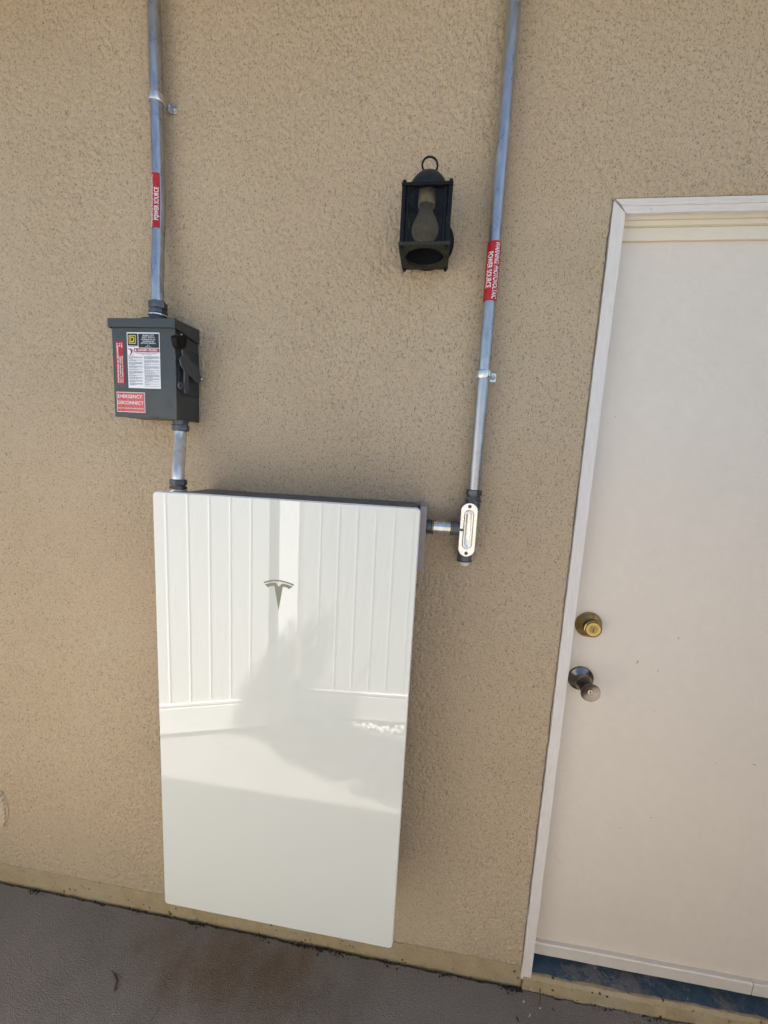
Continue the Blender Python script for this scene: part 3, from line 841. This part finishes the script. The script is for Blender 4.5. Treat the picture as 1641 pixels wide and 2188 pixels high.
for s, v, w in (('GENERAL DUTY', .052, .36), ('SAFETY SWITCH', .086, .38), ('INTERRUPTOR DE', .124, .42), ('SEGURIDAD DE', .157, .35), ('SERVICIO GENERAL', .190, .46), ('60 A', .222, .08), ('240 V~', .250, .2)):
    text_on(mb, s, (U(.665), Y3, V(v)), (1, 0, 0), (0, 0, 1), lw * w, lh * (.024 if v < .2 else .014), .01)
text_on(mb, 'DANGER / PELIGRO', (U(.635), Y3, V(.313)), (1, 0, 0), (0, 0, 1), lw * .60, lh * .036, .02)
mb.add([(U(.235), Y3, V(.330)), (U(.295), Y3, V(.330)), (U(.265), Y3, V(.292))], [(0, 1, 2)])
mb.build('lettering', 'print_white', lab, smooth=False)
text_on(MB(), 'SQUARE D', (U(.175), Y3, V(.252)), (1, 0, 0), (0, 0, 1), lw * .27, lh * .017, .02).build('lettering', 'print_dark', lab, smooth=False)
mb = MB()    # falling-figure pictogram
def stroke(mb, u0, v0, u1, v1, w):
    a = Vector((U(u0), 0, V(v0))); b = Vector((U(u1), 0, V(v1))); n_ = Vector((-(b - a).z, 0, (b - a).x)).normalized() * lw * w
    y = Vector((0, Y3, 0)); mb.add([a - n_ + y, b - n_ + y, b + n_ + y, a + n_ + y], [(0, 1, 2, 3)])
for k in ((.03, .292, .12, .315, .012), (.12, .315, .15, .355, .022), (.15, .355, .10, .385, .012), (.15, .355, .09, .405, .012), (.12, .30, .20, .33, .010), (.11, .288, .13, .305, .014), (.015, .415, .205, .415, .003), (.205, .345, .205, .415, .003)):
    stroke(mb, *k)
text_on(mb, 'HAZARD OF ELECTRIC SHOCK, EXPLOSION OR ARC FLASH', (U(.60), Y3, V(.358)), (1, 0, 0), (0, 0, 1), lw * .74, lh * .012, .02)
mb.build('pictogram', 'print_red', lab, smooth=False)
mb = MB(); rs = random.Random(3)
text_on(mb, 'PELIGRO DE DESCARGA ELECTRICA, EXPLOSION O', (U(.60), Y3, V(.378)), (1, 0, 0), (0, 0, 1), lw * .66, lh * .012, .02)
text_on(mb, 'DESTELLO POR ARQUEO', (U(.60), Y3, V(.396)), (1, 0, 0), (0, 0, 1), lw * .32, lh * .012, .02)
def para(mb, u0, u1, v0, v1):
    v = v0; step = .0145
    while v < v1:
        nl = rs.choice((2, 3, 3, 4))
        for k in range(nl):
            if v > v1: break
            e_ = u1 if k < nl - 1 else u0 + (u1 - u0) * rs.uniform(.2, .7)
            u = u0 + (.0 if k else -.012)
            while u < e_:
                w = rs.uniform(.02, .075)
                mb.add([(U(u), Y3, V(v + .0065)), (U(min(u + w, e_)), Y3, V(v + .0065)), (U(min(u + w, e_)), Y3, V(v)), (U(u), Y3, V(v))], [(0, 1, 2, 3)]); u += w + .012
            v += step
        v += .011
para(mb, .04, .46, .435, .955); para(mb, .52, .97, .425, .965)
mb.build('fine_print', 'print_grey', lab, smooth=False)
# red label along the left
a = at(246.5, 729, YF); b = at(267.5, 821.5, YF)
rx0, rx1, rz1, rz0 = a.x, b.x, a.z, b.z
rl = plate('red_label', 'label_red', rx0, rx1, rz0, rz1, Y1, sw)
mb = MB(); rw, rh = rx1 - rx0, rz1 - rz0
def vt(s, u, v0, v1, h, bold=.02):
    text_on(mb, s, (rx0 + rw * u, Y2, rz0 + rh * (v0 + v1) / 2), (0, 0, 1), (-1, 0, 0), rh * (v1 - v0), rw * h, bold)
vt('PHOTOVOLTAIC AC DISCONNECT', .26, .04, .96, .20, .03)
vt('MAX. AC OPERATING CURRENT', .54, .04, .66, .16); vt('48 A', .54, .87, .96, .16)
vt('NOM. OPERATING AC VOLTAGE', .79, .04, .66, .16); vt('240 V', .79, .85, .96, .16)
mb.build('lettering', 'print_white', rl, smooth=False)
# emergency label
a = at(249.5, 837, YF); b = at(311, 882, YF)
ex0, ex1, ez1, ez0 = a.x, b.x, a.z, b.z
el_ = plate('emergency_label', 'label_white', ex0, ex1, ez0, ez1, Y1, sw)
bd = .0014
plate('label_field', 'label_red2', ex0 + bd, ex1 - bd, ez0 + bd, ez1 - bd, Y2, el_)
mb = MB(); ew, eh = ex1 - ex0, ez1 - ez0; ec = (ex0 + ex1) / 2
text_on(mb, 'EMERGENCY', (ec - ew * .02, Y3, ez1 - eh * .22), (1, 0, 0), (0, 0, 1), ew * .86, eh * .165, .008)
text_on(mb, 'DISCONNECT', (ec - ew * .005, Y3, ez1 - eh * .53), (1, 0, 0), (0, 0, 1), ew * .92, eh * .165, .008)
text_on(mb, 'DESCONEXIÓN DE EMERGENCIA', (ec, Y3, ez1 - eh * .80), (1, 0, 0), (0, 0, 1), ew * .90, eh * .075, .005)
mb.build('lettering', 'print_white', el_, smooth=False)

# ================================================================== CONDUITS
def smooth_path(ctrl, n=14):
    ctrl = [Vector(q) for q in ctrl]; P = [ctrl[0]] + ctrl + [ctrl[-1]]; out = []
    for i in range(1, len(P) - 2):
        for k in range(n):
            t = k / n; a, b, c_, d = P[i - 1], P[i], P[i + 1], P[i + 2]
            out.append(.5 * ((2 * b) + (c_ - a) * t + (2 * a - 5 * b + 4 * c_ - d) * t * t + (3 * b - a - 3 * c_ + d) * t ** 3))
    out.append(ctrl[-1]); return out
RP = .0147
def connector(p0, d, parent, r=.0205, l1=.017, l2=.010, flip=False, mat='die_cast'):
    """compression connector from p0 along d: hex nut, groove, hex body, lock ring"""
    p0 = Vector(p0); d = Vector(d).normalized()
    nut = MB().lathe(p0, d, [(r * .88, 0), (r, .002), (r, l1 - .001), (r * .95, l1)], 6).build('compression_nut', mat, parent, bevel=.0008)
    MB().lathe(p0 + d * l1, d, [(r * .80, 0), (r * .80, .003)], 24).build('neck', mat, parent)
    MB().lathe(p0 + d * (l1 + .003), d, [(r * 1.0, 0), (r * 1.0, l2)], 6, phase=.3).build('hex_body', mat, parent, bevel=.0008)
    MB().lathe(p0 + d * (l1 + .003 + l2), d, [(r * .86, 0), (r * .86, .002), (r * 1.04, .0022), (r * 1.04, .005), (r * .9, .0052), (r * .9, .012)], 28).build('lock_ring', 'bright_steel' if flip else mat, parent)

def cyl_sticker(parent, cx_, cyf, z0, z1, f0, f1, texts, red='label_red'):
    """label wrapped on a vertical pipe; angles from the -y side towards +x"""
    r = RP + .0006
    def P(f, z, rr): 
        cc = cyf(z); return Vector((cc[0] + rr * math.sin(f), cc[1] - rr * math.cos(f), z))
    vs_ = []; fs = []; nf, nz = 20, 10
    for j in range(nz + 1):
        for i in range(nf + 1):
            vs_.append(P(f0 + (f1 - f0) * i / nf, z0 + (z1 - z0) * j / nz, r))
    for j in range(nz):
        for i in range(nf):
            k = j * (nf + 1) + i; fs.append((k, k + 1, k + nf + 2, k + nf + 1))
    st = MB().add(vs_, fs).build('warning_sticker', red, parent)
    mb = MB()
    for s, fc, fh, zc, zl, sgn in texts:
        t2, f2 = flat_text(s, .012)
        bm = bmesh.new(); bv = [bm.verts.new((x, y, 0)) for x, y in t2]
        for f in f2:
            try: bm.faces.new([bv[i] for i in f])
            except ValueError: pass
        bmesh.ops.triangulate(bm, faces=bm.faces[:])
        bmesh.ops.subdivide_edges(bm, edges=bm.edges[:], cuts=1)
        bm.verts.index_update()
        # sgn=+1: reads upwards (letter tops to -x); -1: reads downwards (tops to +x)
        mb.add([P(fc - sgn * fh * v.co.y, zc + sgn * zl * v.co.x, r + .0007) for v in bm.verts], [tuple(v.index for v in f.verts) for f in bm.faces])
        bm.free()
    mb.build('lettering', 'print_white', st, smooth=False)
    return st

# left conduit
x1 = at(334, 150, -.027).x
cA = []
for k in range(0, 90):
    z = 3.0 + (sz1 + .03 - 3.0) * k / 89; f = min(1, max(0, (2.16 - z) / .25)); f = f * f * (3 - 2 * f)
    cA.append(Vector((x1 - .003 * (z - 1.9) + (hx_ - x1) * f, -.027 - .020 * f, z)))
t1 = thing('left_conduit', (x1, -.027, sz1 + .012), 'galvanized conduit rising from the grey switch box with a red sticker', 'conduit')
MB().tube(cA, RP, 28).build('pipe', 'galv', t1)
connector((hx_, hy_, sz1 + .058), (0, 0, -1), t1, .0215, .018, .009, True)
MB().lathe((hx_, hy_, sz1 + .0125), (0, 0, 1), [(.0195, 0), (.0195, .016), (.0185, .020)], 32).build('hub', 'handle_grey', t1)
def cfA(z):
    for i in range(len(cA) - 1):
        if cA[i].z >= z >= cA[i + 1].z:
            k = (cA[i].z - z) / max(1e-6, cA[i].z - cA[i + 1].z); q = cA[i].lerp(cA[i + 1], k); return (q.x, q.y)
    return (x1, -.027)
zs1, zs0 = at(333, 369, -.04).z, at(333, 489, -.042).z
zm = (zs1 + zs0) / 2; zl = zs1 - zs0
cyl_sticker(t1, x1, cfA, zs0, zs1, R_(-105), R_(46), [('POWER SOURCE', R_(14), R_(40), zm - zl * .06, zl * .60, 1), ('WARNING: PHOTOVOLTAIC', R_(-36), R_(40), zm - .002, zl * .95, 1)])
# tiny print along the pipe and old tape band
zt = at(345, 440, -.03).z
MB().lathe((cfA(2.085)[0], cfA(2.085)[1], 2.075), (0, 0, 1), [(RP + .0003, 0), (RP + .0003, .016)], 28, caps=False).build('tape_band', 'galv', t1)

# right conduit
xr = at(1058, 500, -.027).x
zc1 = at(1010, 1046, -.035).z
t2 = thing('right_conduit', (xr, -.03, zc1 - .04), 'galvanized conduit rising between the lantern and the door with a red sticker', 'conduit')
cB = [(xr, -.030, 3.0), (xr, -.030, zc1 - .015)]
MB().tube(cB, RP, 28).build('pipe', 'galv', t2)
connector((xr, -.030, zc1), (0, 0, -1), t2, .0195, .015, .007)
zs1, zs0 = at(1058, 513, -.045).z, at(1046, 641, -.045).z
zm = (zs1 + zs0) / 2; zl = zs1 - zs0
cyl_sticker(t2, xr, lambda z: (xr, -.030), zs0, zs1, R_(-118), R_(78), [('WARNING: PHOTOVOLTAIC', R_(26), R_(44), zm, zl * .95, -1), ('POWER SOURCE', R_(-32), R_(46), zm + .002, zl * .60, -1)])

# conduit body with aluminium cover
bx_ = at(1000, 1130, -.06).x
cb = thing('access_fitting', (bx_, -.03, 1.28), 'grey conduit fitting with an oval aluminium cover beside the battery', 'fitting')
zt0 = at(1006, 1075, -.062).z; zb0 = at(998, 1190, -.062).z
zbt = at(994, 1197, -.035).z
MB().tube([(xr, -.030, zc1 - .036), (xr, -.030, zt0 - .012), (bx_, -.030, zt0 - .03), (bx_, -.030, zbt)], [.0185, .0185, .0178, .0178], 32).build('body', 'pvc_grey', cb)
def stad(xc, z0, z1, r, y, n=14):
    pts = []
    for k in range(n + 1): pts.append((xc + r * math.cos(math.pi * k / n), y, z1 - r + r * math.sin(math.pi * k / n)))
    for k in range(n + 1): pts.append((xc - r * math.cos(math.pi * k / n), y, z0 + r - r * math.sin(math.pi * k / n)))
    return pts
MB().prism(stad(bx_, zb0 + .002, zt0 - .002, .0185, -.058), (0, .028, 0)).build('opening_rim', 'pvc_grey', cb)
cv = MB().prism(stad(bx_, zb0, zt0, .0200, -.0612), (0, .003, 0)).build('cover', 'alu', cb, bevel=.0012, seg=3)
# pressed ridge on the cover
r_o = stad(bx_, zb0 + .019, zt0 - .017, .0118, -.0613); r_t = stad(bx_, zb0 + .021, zt0 - .019, .0098, -.0645)
r_i = stad(bx_, zb0 + .024, zt0 - .022, .0070, -.0645); r_d = stad(bx_, zb0 + .026, zt0 - .024, .0052, -.0622)
n = len(r_o); fs = []
for b in range(3):
    for k in range(n): fs.append((b * n + k, b * n + (k + 1) % n, (b + 1) * n + (k + 1) % n, (b + 1) * n + k))
fs.append(tuple(3 * n + k for k in range(n)))
MB().add(r_o + r_t + r_i + r_d, fs).build('pressed_ridge', 'alu', cv, angle=60)
for zz in (zt0 - .0085, zb0 + .0085):
    MB().lathe((bx_, -.0611, zz), (0, -1, 0), [(.0042, 0), (.0042, .0012), (.003, .0022)], 20).build('screw', 'die_cast', cv)
    MB().box((bx_ - .003, -.0638, zz - .0005), (bx_ + .003, -.0632, zz + .0005)).build('screw_slot', 'slot_black', cv)
MB().lathe((bx_, -.030, zbt), (0, 0, -1), [(.0185, 0), (.0185, .003)], 28).build('gasket', 'gasket', cb)
MB().lathe((bx_, -.030, zbt - .003), (0, 0, -1), [(.0175, 0), (.0175, .003), (.013, .0032), (.0125, .0105)], 28).build('plug', 'plug', cb)
# side branch
zn = at(945, 1127, -.045).z; yn = -.045
MB().tube([(bx_ - .002, yn, zn), (at(967, 1127, yn).x, yn, zn)], .0166, 28).build('side_hub', 'pvc_grey', cb)
nip = thing('conduit_nipple', (BW, yn, zn), 'short shiny horizontal conduit joining the battery to the grey fitting', 'conduit')
xa, xb = at(924, 1125, yn).x, at(966, 1128, yn).x
MB().tube([(xa, yn, zn), (xb, yn, zn)], .0148, 32).build('pipe', 'bright_steel', nip)
for x in (xa - .001, xb - .002):
    MB().lathe((x - .002, yn, zn), (1, 0, 0), [(.0176, 0), (.0176, .0022)], 28).build('gasket', 'gasket', nip)
    MB().lathe((x - .0001, yn, zn), (1, 0, 0), [(.0172, 0), (.0172, .0016)], 28).build('gold_ring', 'gold_ring', nip)
    MB().lathe((x + .0015, yn, zn), (1, 0, 0), [(.0176, 0), (.0176, .0020)], 28).build('gasket', 'gasket', nip)
x0_ = BW - .0015
MB().lathe((x0_ + .003, yn, zn), (1, 0, 0), [(.0192, 0), (.0192, .004), (.0160, .0042), (.0160, .014), (.0182, .0142), (.0182, .019), (.0168, .0192), (.0168, xa - x0_ - .006)], 30).build('connector', 'die_cast', nip)

# lower conduit from switch to cabinet
p0 = Vector((at(386, 905, -.062).x, -.062, sz0 - .001)); q1 = at(381, 1040, -.135)
p1 = Vector((q1.x, -.135, ZB + BH - .004))
t3 = thing('lower_conduit', p1, 'short bent conduit linking the switch box to the battery top', 'conduit')
path = []
for k in range(41):
    u = k / 40; f = min(1, max(0, (u - .08) / .84)); f = f * f * (3 - 2 * f)
    q = p0.lerp(p1, f); path.append(Vector((q.x, q.y, p0.z - .010 + (p1.z + .012 - p0.z + .010) * u)))
MB().tube(path, RP - .0005, 28).build('pipe', 'dull_steel', t3)
MB().lathe(p0, (0, 0, -1), [(.0195, 0), (.0195, .004), (.0175, .0042), (.0175, .010)], 28).build('lock_ring', 'die_cast', t3)
MB().lathe(p0 + Vector((0, 0, -.010)), (0, 0, -1), [(.019, 0), (.0205, .001), (.0205, .014), (.0185, .016)], 6).build('compression_nut', 'die_cast', t3, bevel=.0008)
connector(p1 + Vector((0, 0, .030)), (0, 0, -1), t3, .0195, .014, .007, True)

# pipe straps
def strap(name, pipe_c, z, tab_px, label):
    t = thing(name, (pipe_c[0], 0, z), label, 'pipe strap', 'pipe straps')
    mb = MB(); r0, r1 = RP + .0002, RP + .0030; h = .0092
    ring = []
    nA = 26
    for k in range(nA + 1):
        a = R_(-100 + 205 * k / nA); ring.append((math.sin(a), -math.cos(a)))
    vs_ = []
    for (s_, c_) in ring:
        for (rr, zz) in ((r0, -h), (r1 - .0006, -h), (r1 + .0010, -h * .55), (r1, 0), (r1 + .0010, h * .55), (r1 - .0006, h), (r0, h)):
            vs_.append((pipe_c[0] + rr * s_, pipe_c[1] + rr * c_, z + zz))
    fs = []
    for k in range(nA):
        for j in range(7): fs.append((k * 7 + j, k * 7 + (j + 1) % 7, (k + 1) * 7 + (j + 1) % 7, (k + 1) * 7 + j))
    fs += [tuple(range(7)), tuple(nA * 7 + j for j in range(7))]
    mb.add(vs_, fs).build('saddle', 'bright_steel', t)
    (xa_, xb_) = tab_px
    MB().box((pipe_c[0] + RP - .001, -.0085, z - h), (pipe_c[0] + RP + .004, -.0005, z + h)).build('web', 'bright_steel', t, bevel=.0008)
    MB().box((pipe_c[0] + RP + .0035, -.0024, z - .0105), (xb_, -.0005, z + .0105)).build('tab', 'bright_steel', t, bevel=.001)
    cx_ = (pipe_c[0] + RP + .004 + xb_) / 2
    MB().lathe((cx_, -.0022, z), (0, -1, 0), [(.0060, 0), (.0060, .001), (.0042, .0028), (.0040, .0050)], 6).build('screw', 'galv', t)
    return t
za = at(345, 206, -.035).z; cc = cfA(za)
strap('pipe_strap', cc, za, (0, at(377, 218, -.002).x), 'shiny one-hole strap holding the left conduit above the switch box')
zb_ = at(1034, 800, -.035).z
strap('pipe_strap', (xr, -.030), zb_, (0, at(1061, 800, -.002).x), 'shiny one-hole strap holding the right conduit beside the door')

# ================================================================== WALL LANTERN
LYF, LYB = -.120, -.020
a = at(860, 391, LYF); b = at(968, 391, LYF); c1 = at(857, 522, LYF)
lx0, lx1 = a.x + .001, b.x - .001; lz1 = (a.z + b.z) / 2; lz0 = c1.z
lcx, lcy = (lx0 + lx1) / 2, (LYF + LYB) / 2
lan = thing('wall_lantern', (lcx, 0, lz0), 'black iron wall lantern with dome top and ring, holding a clear bulb', 'lantern')
bp = at(938, 452, -.006)
MB().lathe((lcx + .004, -.0005, (lz0 + lz1) / 2 + .004), (0, -1, 0), [(.060, 0), (.060, .004), (.055, .010), (.040, .014)], 48).build('back_plate', 'iron', lan)
MB().box((lcx - .012, LYB - .001, (lz0 + lz1) / 2 - .02), (lcx + .012, -.013, (lz0 + lz1) / 2 + .02)).build('bracket', 'iron', lan)
def holed(z0, z1, pad, r):
    nn = 48; outer = []; inner = []
    for k in range(nn):
        t = 2 * math.pi * k / nn; c_, s_ = math.cos(t), math.sin(t); m_ = max(abs(c_), abs(s_))
        hw, hd = (lx1 - lx0) / 2 + pad, (LYB - LYF) / 2 + pad
        outer.append((lcx + hw * c_ / m_, lcy + hd * s_ / m_)); inner.append((lcx + r * c_, lcy + r * s_))
    vs_ = [(x, y, z0) for x, y in outer] + [(x, y, z0) for x, y in inner] + [(x, y, z1) for x, y in inner] + [(x, y, z1) for x, y in outer]
    return MB().add(vs_, [(b_ * nn + k, b_ * nn + (k + 1) % nn, ((b_ + 1) % 4) * nn + (k + 1) % nn, ((b_ + 1) % 4) * nn + k) for b_ in range(4) for k in range(nn)])
holed(lz1 - .004, lz1 + .002, .002, .0425).build('top_plate', 'iron', lan, bevel=.0008)
MB().lathe((lcx, lcy, lz1 + .0022), (0, 0, 1), [(.0425, 0), (.0455, 0), (.0450, .006), (.0420, .018), (.0360, .030), (.0270, .040), (.0150, .0465), (.0060, .049), (.004, .053), (.003, .047), (.014, .0445), (.0255, .038), (.034, .029), (.040, .018), (.0425, .006), (.0425, 0)], 40, caps=False).build('dome', 'iron_blue', lan)
MB().torus((lcx, lcy, lz1 + .067), (.15, -1, 0), .0165, .0021, 40, 10).build('ring', 'iron', lan)
for sx in (lx0, lx1):
    for sy in (LYF, LYB):
        kx = 1 if sx == lx1 else -1; ky = 1 if sy == LYB else -1
        xx = sx - kx * .003; yy = sy - ky * .003
        MB().box((xx - .0042, yy - .0042, lz0 + .0045), (xx + .0042, yy + .0042, lz1 - .0045)).build('corner_bar', 'iron', lan, bevel=.0012)
        MB().lathe((xx, yy, lz1 + .0015), (0, 0, 1), [(.0030, 0), (.0042, .002), (.0042, .005), (.0020, .0075)], 12).build('finial', 'iron', lan)
        MB().lathe((xx, yy, lz0 - .003), (0, 0, -1), [(.0036, 0), (.0042, .0025), (.0030, .006)], 12).build('foot_nut', 'iron', lan)
# inner bead bars beside the front posts
for sx, kx in ((lx0 + .012, 1), (lx1 - .012, -1)):
    MB().box((sx - .0014, LYF + .0015, lz0 + .0045), (sx + .0014, LYF + .004, lz1 - .0045)).build('glass_bead', 'iron', lan)
# bottom plate with a round opening
holed(lz0 - .003, lz0 + .004, .003, .0435).build('bottom_plate', 'iron_moss', lan, bevel=.0008)
MB().torus((lcx, lcy, lz0 - .003), (0, 0, 1), .0435, .0012, 40, 8).build('opening_lip', 'iron_moss', lan)
MB().box((lx0 + .008, LYB - .0035, lz0 + .0045), (lx1 - .008, LYB - .001, lz1 - .0045)).build('back_panel', 'iron', lan)
MB().box((lx0 + .008, LYF + .0042, lz0 + .0045), (lx1 - .008, LYF + .0056, lz1 - .0045)).build('front_pane', 'dusty_glass', lan, smooth=False)
for xx in (lx0 + .0030, lx1 - .0044):
    MB().box((xx, LYF + .008, lz0 + .0045), (xx + .0014, LYB - .008, lz1 - .0045)).build('side_pane', 'dusty_glass', lan, smooth=False)
zsk = at(915, 429, lcy - .018).z; zbl = at(915, 516, lcy - .006).z
MB().lathe((lcx - .002, lcy, lz1 + .036), (0, 0, -1), [(.002, 0), (.0185, .001), (.0185, lz1 + .036 - zsk), (.0165, lz1 + .0364 - zsk), (.0160, lz1 + .030 - zsk)], 32, caps=False).build('socket', 'socket', lan)
MB().lathe((lcx - .002, lcy, zsk + .012), (0, 0, -1), [(.0155, 0), (.0150, .006)], 24).build('socket_core', 'slot_black', lan)
blb = thing('light_bulb', (lcx - .002, lcy, zsk), 'unlit clear light bulb screwed into the black wall lantern', 'light bulb')
kz_ = (zsk - zbl) / .0868
MB().lathe((lcx - .002, lcy, zsk), (0, 0, -1), [(r_, h_ * kz_) for r_, h_ in [(.0135, -.010), (.0140, 0), (.0150, .010), (.0190, .022), (.0250, .036), (.0290, .048), (.0300, .056), (.0285, .066), (.0235, .076), (.0150, .083), (.006, .0862), (.001, .0868)]], 40).build('bulb_glass', 'bulb', blb)

# ================================================================== WALL VENT (left edge)
vc = Vector((-.808, 0, .292))
ven = thing('wall_vent', (vc.x, 0, vc.z - .08), 'small tan louvred vent in the stucco at the left edge', 'vent')
def vring(r): return [(vc.x + .012 + r * math.copysign(abs(math.cos(a)) ** .62, math.cos(a)), vc.z + r * .93 * math.copysign(abs(math.sin(a)) ** .75, math.sin(a))) for a in [2 * math.pi * k / 48 for k in range(48)]]
ro, ri = vring(.080), vring(.0775)
vs_ = [(x, -.0005, z) for x, z in ro] + [(x, -.002, z) for x, z in vring(.0795)] + [(x, -.002, z) for x, z in ri] + [(x, -.001, z) for x, z in ri]
fs = []
for b_ in range(3):
    for k in range(48): fs.append((b_ * 48 + k, b_ * 48 + (k + 1) % 48, (b_ + 1) * 48 + (k + 1) % 48, (b_ + 1) * 48 + k))
MB().prism([(x, .004, z) for x, z in ro], (0, -.0065, 0)).build('rim', 'vent', ven, bevel=.002)
zz = vc.z - .058
while zz < vc.z + .062:
    hw = max(x for x, z in ri if abs(z - zz) < .012) - (vc.x + .012) - .004
    xc_ = vc.x + .012
    MB().add([(xc_ + sx * hw, y, z) for sx in (-1, 1) for (y, z) in ((-.002, zz + .008), (-.010, zz - .003), (-.0095, zz - .0050), (-.002, zz + .001))],
             [(0, 1, 2, 3), (7, 6, 5, 4), (0, 4, 5, 1), (1, 5, 6, 2), (2, 6, 7, 3), (3, 7, 4, 0)]).build('slat', 'vent', ven)
    zz += .0165

# ================================================================== SMALL LITTER
p_ = at_z(248, 2100, .002)
lf = MB()
for k in range(7):
    rs = random.Random(k)
    pts = [at_z(px + rs.uniform(-2, 2), py, .002 + h_) for px, py, h_ in ((236 + k * 1.2, 2073 + k, .003), (244 + k * .6, 2082, .006), (250, 2094, .005), (249 - k * .2, 2106, .003), (245 - k * .4, 2120 + rs.uniform(-6, 4), .001))]
    lf.tube(smooth_path(pts, 5), [max(.0003, .0011 * math.sin(math.pi * (i + .5) / 21)) for i in range(21)], 6)
o = lf.build('curled_leaf', 'dry_leaf', None, p_)
tag(o, 'dark curled dry leaf lying on the concrete at lower left', 'leaf')
pa = at(1154, 2112, -.012); pb = at_z(1151, 2152, .003)
o = MB().tube([pa, pa.lerp(pb, .5) + Vector((.002, -.001, 0)), pb], [.0016, .0013, .0007], 7).build('twig', 'dry_leaf', None, pb)
tag(o, 'thin dark twig leaning on the step at the door casing foot', 'twig')
def litter(name, px, py, r, mat, label, cat, k=(1, .5, .4), a=0.0, group=None):
    q = at_z(px, py, .002); rot = Matrix.Rotation(a, 3, 'Z')
    mb = MB(); mb.add([q + rot @ Vector((v.x * k[0], v.y * k[1], v.z * k[2])) * r * (1 + .3 * noise.noise(v * 1.7 + Vector((px, py, 0)))) for v in iv], ifc)
    return tag(mb.build(name, mat, None, q, smooth=False), label, cat, group)
litter('paint_chip', 1119, 2140, .0040, 'chip', 'pale paint chip on the concrete just left of the twig', 'chip', (1, .6, .4), 1.2)
litter('paint_chip', 1154, 2154, .0026, 'chip', 'tiny pale chip at the lower tip of the twig', 'chip', (1, .8, .5), .3)
litter('paint_chip', 1132, 2169, .0045, 'chip', 'slanting pale chip on the concrete below the door casing', 'chip', (1.3, .35, .25), .9)
litter('debris_crumb', 1106, 2178, .0065, 'dry_leaf', 'dark elongated crumb near the bottom edge below the casing', 'debris', (1.2, .4, .4), -1.2)
litter('debris_crumb', 1182, 2157, .0045, 'dry_leaf', 'small dark crumb right of the twig', 'debris', (1.2, .4, .4), -1.0)
litter('debris_crumb', 157, 1942, .0026, 'dry_leaf', 'small dark pellet near the wall at lower left', 'debris', (1, .8, .6), 0)
litter('debris_crumb', 192, 1952, .0024, 'dry_leaf', 'second small dark pellet right of its twin at lower left', 'debris', (1, .8, .6), 1)
litter('debris_crumb', 345, 2001, .0022, 'dry_leaf', 'tiny dark pellet below the left cabinet corner', 'debris', (1, .8, .6), 2)
litter('debris_crumb', 536, 2144, .0036, 'dry_leaf', 'dark sliver on the concrete at bottom centre', 'debris', (1, .3, .4), 1.9)
q0, q1_ = at_z(340, 2152, .002), at_z(322, 2182, .002)
o = MB().tube([q0, q0.lerp(q1_, .5) + Vector((.003, 0, .001)), q1_], .0006, 5).build('twig', 'dry_leaf', None, q1_)
tag(o, 'hair-thin dry stem lying on the concrete at bottom left', 'twig')

# crumbs of dirt and moss along the joint between wall and walk
mb = MB(); rs = random.Random(21)
spots = [(75, 1906, 30), (420, 1972, 26), (560, 2003, 14), (640, 2022, 22), (690, 2032, 34), (720, 2038, 26), (1100, 2110, 34), (1080, 2106, 20), (300, 1945, 10), (830, 2055, 12), (950, 2075, 10), (1300, 2152, 8), (1390, 2165, 10)]
def crumb(x, y, s_):
    mb.add([Vector((x, y, s_ * .3)) + Vector((v.x * rs.uniform(.7, 1.4), v.y * rs.uniform(.6, 1.1), v.z * .6)) * s_ for v in iv], ifc)
for px, py, n in spots:
    q = at_z(px, py, 0)
    for i in range(n):
        crumb(q.x + rs.gauss(0, .016), -.0045 - abs(rs.gauss(0, .007)), rs.uniform(.0010, .0034))
for i in range(520):
    crumb(rs.uniform(-.85, 1.7), -.0035 - abs(rs.gauss(0, .003)), rs.uniform(.0006, .0019))
tag(struct(mb.build('dirt', 'soil', smooth=False), 'stuff'), 'black dirt and moss crumbs along the foot of the wall', 'dirt')
